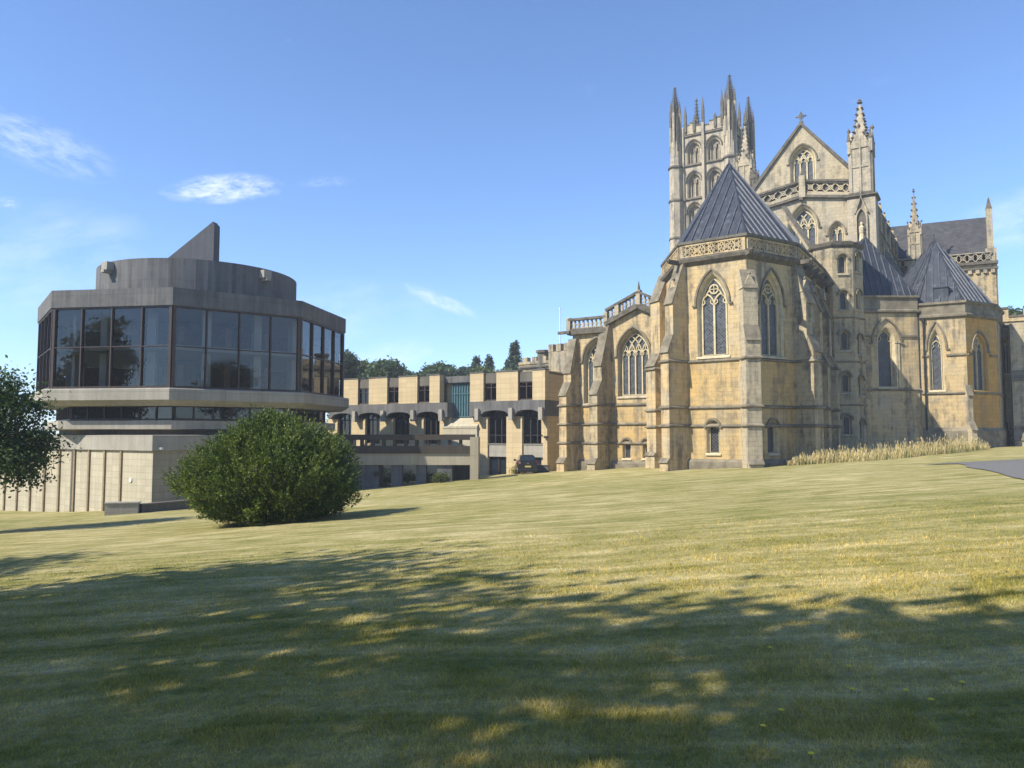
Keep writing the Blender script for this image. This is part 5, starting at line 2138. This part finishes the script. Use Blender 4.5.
for sgn in (-1, 1):
    m = MB()
    x = sgn * .70
    m.face([(x, -1.35, 1.04), (x * .95, -1.3, 1.38), (x * .93, .3, 1.40), (x * 1.02, .85, 1.04)])
    m.v = [(x_ + sgn * .01, y, z) for x_, y, z in m.v]
    m.build('side_window', M['carglass'], car)
    m = MB()
    m.hexa([(sgn * .78 - .09, -1.93, .74), (sgn * .78 + .07, -1.88, .74), (sgn * .78 + .07, -1.7, .74), (sgn * .78 - .09, -1.7, .74)], [(sgn * .76 - .08, -1.91, 1.02), (sgn * .76 + .07, -1.86, 1.02), (sgn * .76 + .07, -1.7, 1.02), (sgn * .76 - .08, -1.7, 1.02)])
    m.build('tail_lamp', M['lampred'], car)
    m = MB()
    m.box(sgn * .98 - .11, sgn * .98 + .11, .55, .66, .98, 1.13)
    m.box(sgn * .86 - .06, sgn * .86 + .06, .58, .63, 1.0, 1.05)
    m.build('mirror', M['car'], car)
    for y in (-1.22, 1.25):
        m = MB()
        m.tube([(sgn * .70, y, .31), (sgn * .90, y, .31)], .31, .31, 20)
        wl_ = m.build('wheel', M['rubber'], car)
        m = MB()
        m.tube([(sgn * .89, y, .31), (sgn * .915, y, .31)], .19, .17, 12)
        m.build('rim', M['alloy'], wl_)
m = MB(); m.box(-.27, .27, -1.985, -1.955, .56, .68); m.build('number_plate', M['plate'], car)
m = MB(); m.box(-.84, .84, -2.0, -1.7, .30, .46); m.box(-.8, .8, -1.99, -1.7, .22, .3); m.build('bumper', M['rubber'], car)
m = MB(); m.tube([(0, -1.96, .86), (0, -1.985, .86)], .05, .05, 10); m.build('badge', M['chrome'], car)
m = MB(); m.tube([(0, -1.80, 1.09), (.35, -1.69, 1.17)], .012, .012, 6); m.build('wiper', M['rubber'], car)
q = at(526, 470, 65.4)
car.location = (q.x, q.y, g1(q.x, q.y) + .02)
car.rotation_euler = (0, 0, R(4))
car.scale = (.92, .95, 1.06)


# ================================================================== FOLIAGE
def leaf_quads(pos, nrm, size, aspect=.6, droop=0.0, jitter=.9):
    """numpy leaf cards: centre pos (n,3), rough outward normal nrm (n,3)"""
    n = len(pos)
    d = nrm + rng.normal(size=(n, 3)) * jitter
    d /= np.linalg.norm(d, axis=1)[:, None]
    a = rng.normal(size=(n, 3))
    a[:, 2] -= droop
    a -= d * (a * d).sum(1)[:, None]
    a /= np.linalg.norm(a, axis=1)[:, None]
    b = np.cross(d, a)
    s = size * rng.uniform(.6, 1.35, n)[:, None]
    a = a * s
    b = b * s * aspect
    return np.stack([pos - a, pos + b, pos + a, pos - b], 1)


def lump_dirs(n):
    v = rng.normal(size=(n, 3))
    return v / np.linalg.norm(v, axis=1)[:, None]


def crown(centres, radii, nclump, per, leaf, squash=.85, shell=.55, jitter=.9, droop=.3, seed=0, clump_r=.16, flat=1.0):
    """leaf clumps spread through a union of lumps"""
    P_, N_ = [], []
    tot = sum(r ** 2 for r in radii)
    for c, r in zip(centres, radii):
        k = max(3, int(nclump * r * r / tot))
        d = lump_dirs(k)
        rr = r * (shell + (1 - shell) * rng.uniform(0, 1, k) ** .6)[:, None]
        cc = np.array(c) + d * rr * np.array([1, 1, squash])
        for i in range(k):
            cr = r * clump_r * rng.uniform(.6, 1.5) + leaf
            q = rng.normal(size=(per, 3)) * cr * np.array([1, 1, .6 * flat])
            P_.append(cc[i] + q)
            nn = d[i] * .6 + np.array([0, 0, .6])
            N_.append(np.tile(nn, (per, 1)))
    return leaf_quads(np.concatenate(P_), np.concatenate(N_), leaf, droop=droop, jitter=jitter)


def limb(m, a, b, r0, r1, bend=.15, k=5):
    a, b = Vector(a), Vector(b)
    L = (b - a).length
    j = Vector((random.uniform(-1, 1), random.uniform(-1, 1), random.uniform(.2, 1))) * bend * L
    pts = [a + (b - a) * (i / k) + j * math.sin(math.pi * i / k) for i in range(k + 1)]
    m.tube(pts, r0, r1, 7)
    return pts


def tree(x, y, h, r, label, mat, nclump=260, per=22, leaf=.22, trunk_r=.35, name='broadleaf_tree', group=None, low=.3, lumps=9, squash=.85, shell=.5, cat='tree', clump_r=.16, spread=1.0):
    z = g1(x, y)
    root = empty(name, (x, y, z), label, cat, group)
    base = Vector((x, y, z))
    m = MB()
    limb(m, base - Vector((0, 0, .3)), base + Vector((random.uniform(-.3, .3), random.uniform(-.3, .3), h * .62)), trunk_r, trunk_r * .4, .03, 6)
    cs, rs = [], []
    zc_ = z + h * (low + 1) / 2
    hz = h * (1 - low) / 2
    for i in range(lumps):
        a = 2 * math.pi * i / lumps * 1.0 + random.uniform(-.4, .4)
        f = random.uniform(.25, .75) * spread
        zz = random.uniform(-.6, .62)
        c = (x + math.cos(a) * r * f, y + math.sin(a) * r * f, zc_ + zz * hz)
        cs.append(c); rs.append(r * random.uniform(.36, .56))
        limb(m, base + Vector((0, 0, h * random.uniform(.22, .5))), c, trunk_r * .4, .04, .12)
    cs.append((x, y, zc_ + hz * .55)); rs.append(r * .5)
    cs.append((x, y, zc_)); rs.append(r * .62)
    m.build('trunk', M['bark'], root, smooth=True)
    V = crown(cs, rs, nclump, per, leaf, squash, shell, clump_r=clump_r)
    np_quads('crown', V, M[mat], root)
    return root


def fir(x, y, h, r, label, group=None, tiers=30):
    z = g1(x, y)
    root = empty('conifer_tree', (x, y, z), label, 'tree', group)
    m = MB()
    m.tube([(x, y, z - .2), (x, y, z + h * .98)], .32, .04, 7)
    P_, N_ = [], []
    for t in range(tiers):
        f = t / tiers
        zz = z + h * (.16 + .84 * f)
        rr = r * (1 - f) ** .8 * random.uniform(.8, 1.1) + .15
        nb = max(5, int(13 * (1 - f) + 4))
        for b in range(nb):
            a = 2 * math.pi * (b + random.random() * .7) / nb
            L = rr * random.uniform(.75, 1.15)
            tip = Vector((x + math.cos(a) * L, y + math.sin(a) * L, zz - L * .22))
            m.tube([(x, y, zz), tip], .05, .015, 4)
            k = int(24 + 46 * L / r)
            s = rng.uniform(.15, 1, k)[:, None]
            p = np.array((x, y, zz)) * (1 - s) + np.array(tip) * s + rng.normal(size=(k, 3)) * np.array([.2, .2, .34])
            P_.append(p); N_.append(np.tile((math.cos(a) * .3, math.sin(a) * .3, .9), (k, 1)))
    m.build('trunk', M['bark'], root, smooth=True)
    np_quads('crown', leaf_quads(np.concatenate(P_), np.concatenate(N_), .34, .45), M['conifer'], root)
    return root


# background trees beyond the tan range
GB = 'trees rising behind the tan range'


def bg(px, ytop, D, r, label, mat='leaf_far', **kw):
    q = at(px, 400, D)
    return tree(q.x, q.y, (zt(ytop, D) - g1(q.x, q.y)) * 1.04, r * 1.05, label, mat, group=GB, nclump=kw.pop('nclump', 800), per=kw.pop('per', 40), leaf=kw.pop('leaf', .26), low=.12, lumps=13, clump_r=.13, shell=.6, name='broadleaf_tree', **kw)


bg(341, 342, 112, 3.4, 'dark tall tree directly beside the right edge of the library', 'conifer')
bg(364, 354, 122, 3.2, 'mid green rounded tree behind the left end of the tan range', 'leaf_light')
bg(383, 352.5, 118, 3.4, 'broad tree behind the tan range, second from the library', 'leaf_far')
bg(397, 356, 128, 2.2, 'rounded tree just left of the sky gap above the tan range', 'leaf_far')
bg(424, 362, 126, 2.3, 'rounded tree just right of the sky gap above the tan range', 'leaf_far')
bg(441, 355.5, 122, 3.7, 'broadest dome shaped tree above the middle of the tan range', 'leaf_far')
bg(464, 358.5, 132, 2.7, 'dark feathery tree above the teal stair window', 'conifer')
bg(486, 363, 116, 2.8, 'pale green low tree above the right part of the tan range', 'leaf_light')
bg(506, 362, 118, 2.6, 'pale green bushy tree at the foot of the pointed conifer', 'leaf_light')
bg(1012, 301, 104, 4.0, 'small distant tree peeping over the right battlements', 'leaf_far')
for px, yt, D, r, lb in ((515, 342, 128, 5.0, 'pointed dark conifer standing tallest beside the old battlements'), (476, 356.5, 138, 4.6, 'left one of two small dark conifers above the tan range'), (489, 356, 140, 4.6, 'right one of two small dark conifers above the tan range')):
    q = at(px, 400, D)
    fir(q.x, q.y, zt(yt, D) - g1(q.x, q.y), r, lb, GB)

# broadleaf tree hanging in at the left edge
random.seed(21)
q = at(-26, 430, 34)
lt = empty('broadleaf_tree', (q.x, q.y, g1(q.x, q.y)), 'dark green leafy tree hanging in at the left edge of the lawn', 'tree')
zb_ = g1(q.x, q.y)
m = MB()
limb(m, (q.x, q.y, zb_ - .3), (q.x + .2, q.y, zb_ + 5.2), .28, .1, .03, 6)
cs, rs = [], []
for px, py, dd, r in ((-30, 410, 0, 2.0), (-5, 405, -.6, 1.7), (14, 425, .4, 1.45), (-10, 440, .8, 1.9), (30, 447, .0, 1.15), (10, 462, -.6, 1.25), (-25, 465, .2, 1.7), (24, 470, .6, .9), (44, 441, .3, .62), (8, 392, .2, .95), (-40, 390, .3, 1.5), (-70, 430, .0, 2.0), (-60, 460, 0, 1.8)):
    p = at(px, py, 34 + dd)
    cs.append((p.x, p.y, zt(py, 34 + dd))); rs.append(r)
    limb(m, (q.x, q.y, zb_ + random.uniform(2, 4)), cs[-1], .09, .02, .1)
m.build('trunk', M['bark'], lt, smooth=True)
np_quads('crown', crown(cs, rs, 560, 46, .085, .9, .35, clump_r=.2), M['leaf'], lt)

# clipped yew mound on the lawn
bc = at(265, 520, 29.6)
zbush = zt(523.5, 28.2)
bush = empty('yew_bush', (bc.x, bc.y, zbush), 'large rounded dark green yew bush spreading on the lawn', 'bush')
NB = 4200
P_, N_, A_ = [], [], []
outline = [(-100, 0), (-97, 48), (-82, 72), (-55, 86), (-20, 104), (6, 114), (40, 110), (62, 98), (84, 82), (97, 66), (90, 36), (84, 14), (78, 6), (60, 0)]
sc_ = 29.6 / F


def bush_r(az, f):
    """horizontal reach of the mound at height fraction f"""
    side = math.cos(az)
    ys = [0, .12, .3, .45, .6, .75, .88, 1.0]
    rgt = [.72, .90, 1.0, 1.03, .96, .80, .52, .06]
    lft = [.60, .80, .99, 1.0, .86, .62, .36, .05]
    a, b = np.interp(f, ys, rgt), np.interp(f, ys, lft)
    return 2.98 * (a * (1 + side) / 2 + b * (1 - side) / 2)


HB = 3.5
pos, drn = [], []
for i in range(NB):
    az = rng.uniform(0, 2 * math.pi)
    f = rng.uniform(.0, 1) ** 1.0
    rr = bush_r(az, f)
    lump = 1 + .08 * math.sin(3 * az + 9 * f) + .07 * math.sin(7 * az - 13 * f) + .05 * math.sin(13 * az + 17 * f) + rng.normal() * .035
    rr *= lump * (rng.uniform(.80, 1.0) if rng.random() < .75 else rng.uniform(.4, .85))
    x, y = rr * math.cos(az), rr * .92 * math.sin(az)
    z = f * HB * (1 + .03 * math.sin(5 * az)) + .06
    d = np.array([math.cos(az) * (.9 - .5 * f), math.sin(az) * (.9 - .5 * f), .30 + .9 * f])
    d /= np.linalg.norm(d)
    pos.append((x + .12, y, z)); drn.append(d)
pos = np.array(pos) + np.array([bc.x, bc.y, zbush]); drn = np.array(drn)
quads = []
per = 40
for i in range(NB):
    d = drn[i] + rng.normal(size=3) * .22
    d /= np.linalg.norm(d)
    L = rng.uniform(.30, .72) * (1.55 if rng.random() < .07 else 1)
    t = rng.uniform(-.25, 1, per)[:, None]
    spread = (1 - .8 * np.clip(t, 0, 1)) * .085
    p = pos[i] + d * L * t + rng.normal(size=(per, 3)) * spread
    nd = d + rng.normal(size=(per, 3)) * .55
    nd /= np.linalg.norm(nd, axis=1)[:, None]
    w = np.cross(nd, rng.normal(size=(per, 3)))
    w /= np.linalg.norm(w, axis=1)[:, None]
    ln = rng.uniform(.04, .095, per)[:, None]
    wd = rng.uniform(.012, .024, per)[:, None]
    quads.append(np.stack([p - nd * ln * .6, p + w * wd, p + nd * ln, p - w * wd], 1))
BQ = np.concatenate(quads)
gz_ = gh(BQ[:, :, 0], BQ[:, :, 1]).max(1)
BQ = BQ[BQ[:, :, 2].min(1) > gz_ + .02]
m = MB()
for k in range(16):
    a = 2 * math.pi * k / 16
    limb(m, (bc.x + .15 * math.cos(a), bc.y + .15 * math.sin(a), g1(bc.x, bc.y) - .2), (bc.x + 2.2 * math.cos(a), bc.y + 2.0 * math.sin(a), zbush + 1.2 + 1.6 * (k % 3) / 2), .09, .02, .15)
m.build('stems', M['bark'], bush, smooth=True)
np_quads('foliage', BQ, M['yew'], bush)

# shade trees on the left behind the viewpoint: they throw the shadow over the foreground
SG = 'shade trees left of the viewpoint'
SH = ((-27.0, 8.6, 17.0, 5.4, 'tall shade tree furthest forward on the left'), (-19.0, 4.8, 16.5, 5.0, 'second shade tree left of the viewpoint'), (-13.2, .6, 15.2, 4.4, 'third shade tree left of the viewpoint'), (-7.6, -1.5, 14.2, 4.0, 'fourth shade tree left of the viewpoint'),
      (-24, -3, 17, 5.2, 'inner shade tree behind the front row'), (-19.0, -5, 15.5, 4.6, 'rear shade tree left of the viewpoint'), (-36, 12, 17.0, 5.4, 'outermost shade tree at the far left'), (-45, 15, 17.0, 5.4, 'last shade tree along the far left'))
FAR_SH = ((-62, 20, 20, 4.6, 'big tree far off to the left of the lawn'), (-72, 8, 25, 5.2, 'tallest tree far off to the left of the lawn'), (-55, 27, 16, 3.6, 'small tree far off to the left of the lawn'), (44, 6, 12, 5.0, 'tree out of sight to the right of the drive'), (58, 20, 12, 5.2, 'second tree out of sight to the right of the drive'))
random.seed(5)
for x, y, h, r, lb in SH:
    tree(x, y, h, r, lb, 'leaf', nclump={'fourth': 150, 'third': 330}.get(lb.split()[0], 720), per=30, leaf=.2, trunk_r=.36, group=SG, low={'fourth': .70, 'third': .40}.get(lb.split()[0], .15), lumps=12, shell=.3, clump_r=.14 if 'fourth' in lb else .2)
for x, y, h, r, lb in FAR_SH:
    tree(x, y, h, r, lb, 'leaf', nclump=260, per=24, leaf=.26, trunk_r=.36, group='trees out of sight beside the lawn', low=.12, lumps=10)

# shrubs under the walkway
random.seed(9)
for px, py, D, r, lb, mt in ((386, 478, 63.5, .9, 'light green shrub under the walkway, left of its first column', 'leaf_light'), (408, 478, 64, .7, 'small green shrub between the walkway columns', 'leaf_light'),
                             (430, 476, 62, .6, 'low leafy shrub before the third walkway column', 'leaf'), (441, 479, 59.8, .55, 'low green plant on the lawn edge by the right column', 'leaf_light'), (516, 470, 67, .55, 'small ochre shrub left of the parked car', 'straw')):
    q = at(px, py, D)
    z = g1(q.x, q.y)
    ro = empty('shrub', (q.x, q.y, z), lb, 'shrub')
    m = MB()
    for k in range(5):
        a = k * 1.256
        limb(m, (q.x, q.y, z - .1), (q.x + r * .6 * math.cos(a), q.y + r * .6 * math.sin(a), z + r * 1.1), .03, .01)
    m.build('stems', M['bark'], ro)
    np_quads('foliage', crown([(q.x, q.y, z + r * .8), (q.x + r * .5, q.y, z + r * .6), (q.x - r * .5, q.y - .1, z + r * .55)], [r * .8, r * .6, r * .6], 60, 22, .07, .9, .3, clump_r=.2), M[mt], ro)

# ---------------------------------------------- tall dry grass below the right-hand chapels
n = 3600
u = rng.uniform(0, 1, n)
px = 786 + (988 - 786) * u
Dd = np.interp(px, [786, 840, 900, 945, 988], [49.6, 50.2, 52.0, 54.3, 57.8]) + rng.uniform(-1, 1, n) * np.interp(px, [786, 830, 900, 988], [.4, 1.0, 1.7, 1.0])
X = (px - 512) / F * Dd; Y = Dd
Z = gh(X, Y)
hgt = np.interp(px, [786, 800, 840, 900, 950, 975, 988], [.3, .5, .65, .85, 1.1, .8, .3]) * rng.uniform(.3, 1.35, n) * (.8 + .45 * np.sin(X * 2.1) * np.sin(Y * 1.7 + X))
az = rng.uniform(0, 2 * math.pi, n)
lean = rng.normal(0, .16, n) * hgt
wv = rng.uniform(.006, .017, n)
bx_, by_ = np.cos(az) * wv, np.sin(az) * wv
lx, ly = lean + .10 * hgt, rng.normal(0, .12, n) * hgt
base = np.stack([X, Y, Z - .05], 1)
tip = np.stack([X + lx, Y + ly, Z + hgt], 1)
midp = np.stack([X + lx * .35, Y + ly * .35, Z + hgt * .55], 1)
w3 = np.stack([bx_, by_, np.zeros(n)], 1)
GQ = np.stack([base - w3, base + w3, midp + w3, midp - w3], 1)
GQ2 = np.stack([midp - w3 * .7, midp + w3 * .7, tip + w3 * .5, tip - w3 * .5], 1)
# seed heads
hd = rng.random(n) < .5
seed = np.stack([tip - w3 * .5 - [0, 0, .12], tip + w3 * 2.2 - [0, 0, .02], tip + [0, 0, .1], tip - w3 * 2.2 - [0, 0, .02]], 1)[hd]
allq = np.concatenate([GQ, GQ2, seed])
mi = np.concatenate([(rng.random(n) < .3).astype(int), np.zeros(n, int), np.zeros(len(seed), int)])
tag(np_quads('tall_grass', allq, [M['straw'], M['weed']], midx=mi), 'strip of tall straw coloured grass along the foot of the chapels', 'grass', kind='stuff')

# ---------------------------------------------- mown grass blades near the viewpoint
n = 420000
D = 2.6 * (19 / 2.6) ** rng.uniform(0, 1, n)
D = D[rng.random(n) < np.interp(D, [8, 19], [1, 0.0])]
n = len(D)
X = D * rng.uniform(-.74, .74, n)
Y = D
Z = gh(X, Y)
hgt = rng.uniform(.014, .042, n) * (.7 + .5 * rng.random(n) ** 3) * np.interp(D, [2.6, 17], [1.0, 1.25])
hgt *= .75 + .5 * (np.sin(X * 3.1 + 2 * np.sin(Y * 1.3)) * np.sin(Y * 2.7 + 1.5 * np.sin(X * 2.1)) > .25) + .25 * np.sin(X * 11 + Y * 4) * np.sin(Y * 9 - X * 5)
az = rng.uniform(0, 2 * math.pi, n)
wv = rng.uniform(.0016, .0032, n) * np.interp(D, [2.6, 6, 17], [1, 1.5, 3.2])
ang = rng.uniform(0, 2 * math.pi, n)
ln = rng.uniform(.2, 1.3, n) * hgt
b = np.stack([X, Y, Z - .006], 1)
w3 = np.stack([np.cos(az) * wv, np.sin(az) * wv, np.zeros(n)], 1)
tp = np.stack([X + np.cos(ang) * ln, Y + np.sin(ang) * ln, Z + hgt], 1)
tag(np_quads('mown_grass', np.stack([b - w3, b + w3, tp], 1), M['blade'], k=3), 'short mown grass blades in the shaded foreground', 'grass', kind='stuff')

# ---------------------------------------------- dandelions and fallen leaves
dl_spots = [(770, 648, 0), (906, 691, 0), (849, 667, 0), (931, 700, 0), (763, 727, 0), (811, 755, 0), (962, 683, 0), (852, 690, 0), (781, 712, 0)]
first = None
for px, py, _ in dl_spots:
    v = view_dir(px, py)
    t = 3.0
    for _i in range(400):
        p = Vector((0, 0, EYE)) + v * t
        if p.z < g1(p.x, p.y) + .03:
            break
        t += .03
    if first is None:
        first = bpy.data.objects.new('dandelion', None)
        col.objects.link(first)
        ORG[first.name] = (0, 0, 0)
        m = MB()
        m.frustum((0, 0), .010, .052, .026, .066, 10)
        m.frustum((0, 0), .026, .066, .012, .074, 10)
        for k in range(14):
            a = 2 * math.pi * k / 14
            m.face([(.018 * math.cos(a - .2), .018 * math.sin(a - .2), .06), (.034 * math.cos(a), .034 * math.sin(a), .066), (.018 * math.cos(a + .2), .018 * math.sin(a + .2), .062)])
        m.build('flower', M['yellow'], first)
        m = MB(); m.tube([(0, 0, -.01), (.004, 0, .054)], .003, .003, 5); m.build('stalk', M['weed'], first)
        o = first
    else:
        o = first.copy(); col.objects.link(o)
        for ch in list(first.children):
            c = ch.copy(); col.objects.link(c); c.parent = o
    o.location = (p.x, p.y, g1(p.x, p.y))
    o.rotation_euler = (0, 0, random.uniform(0, 6))
    o.scale = (.62, .62, .55)
    tag(o, 'tiny yellow dandelion flower in the lower right part of the lawn', 'flower', 'dandelions dotted in the shaded lawn')

# ---------------------------------------------- thin summer haze filling the air over the whole place
hz = MB()
hz.box(-720, 720, -320, 1520, -9.5, 56)
t = NT('haze_air')
pv = t.node('ShaderNodeVolumePrincipled')
pv.inputs['Color'].default_value = (.86, .92, 1, 1)
pv.inputs['Density'].default_value = .0007
t.l.new(pv.outputs[0], t.out.inputs['Volume'])
tag(hz.build('haze', t.mat), 'thin pale summer haze in the air over the lawn and buildings', 'haze', kind='stuff')
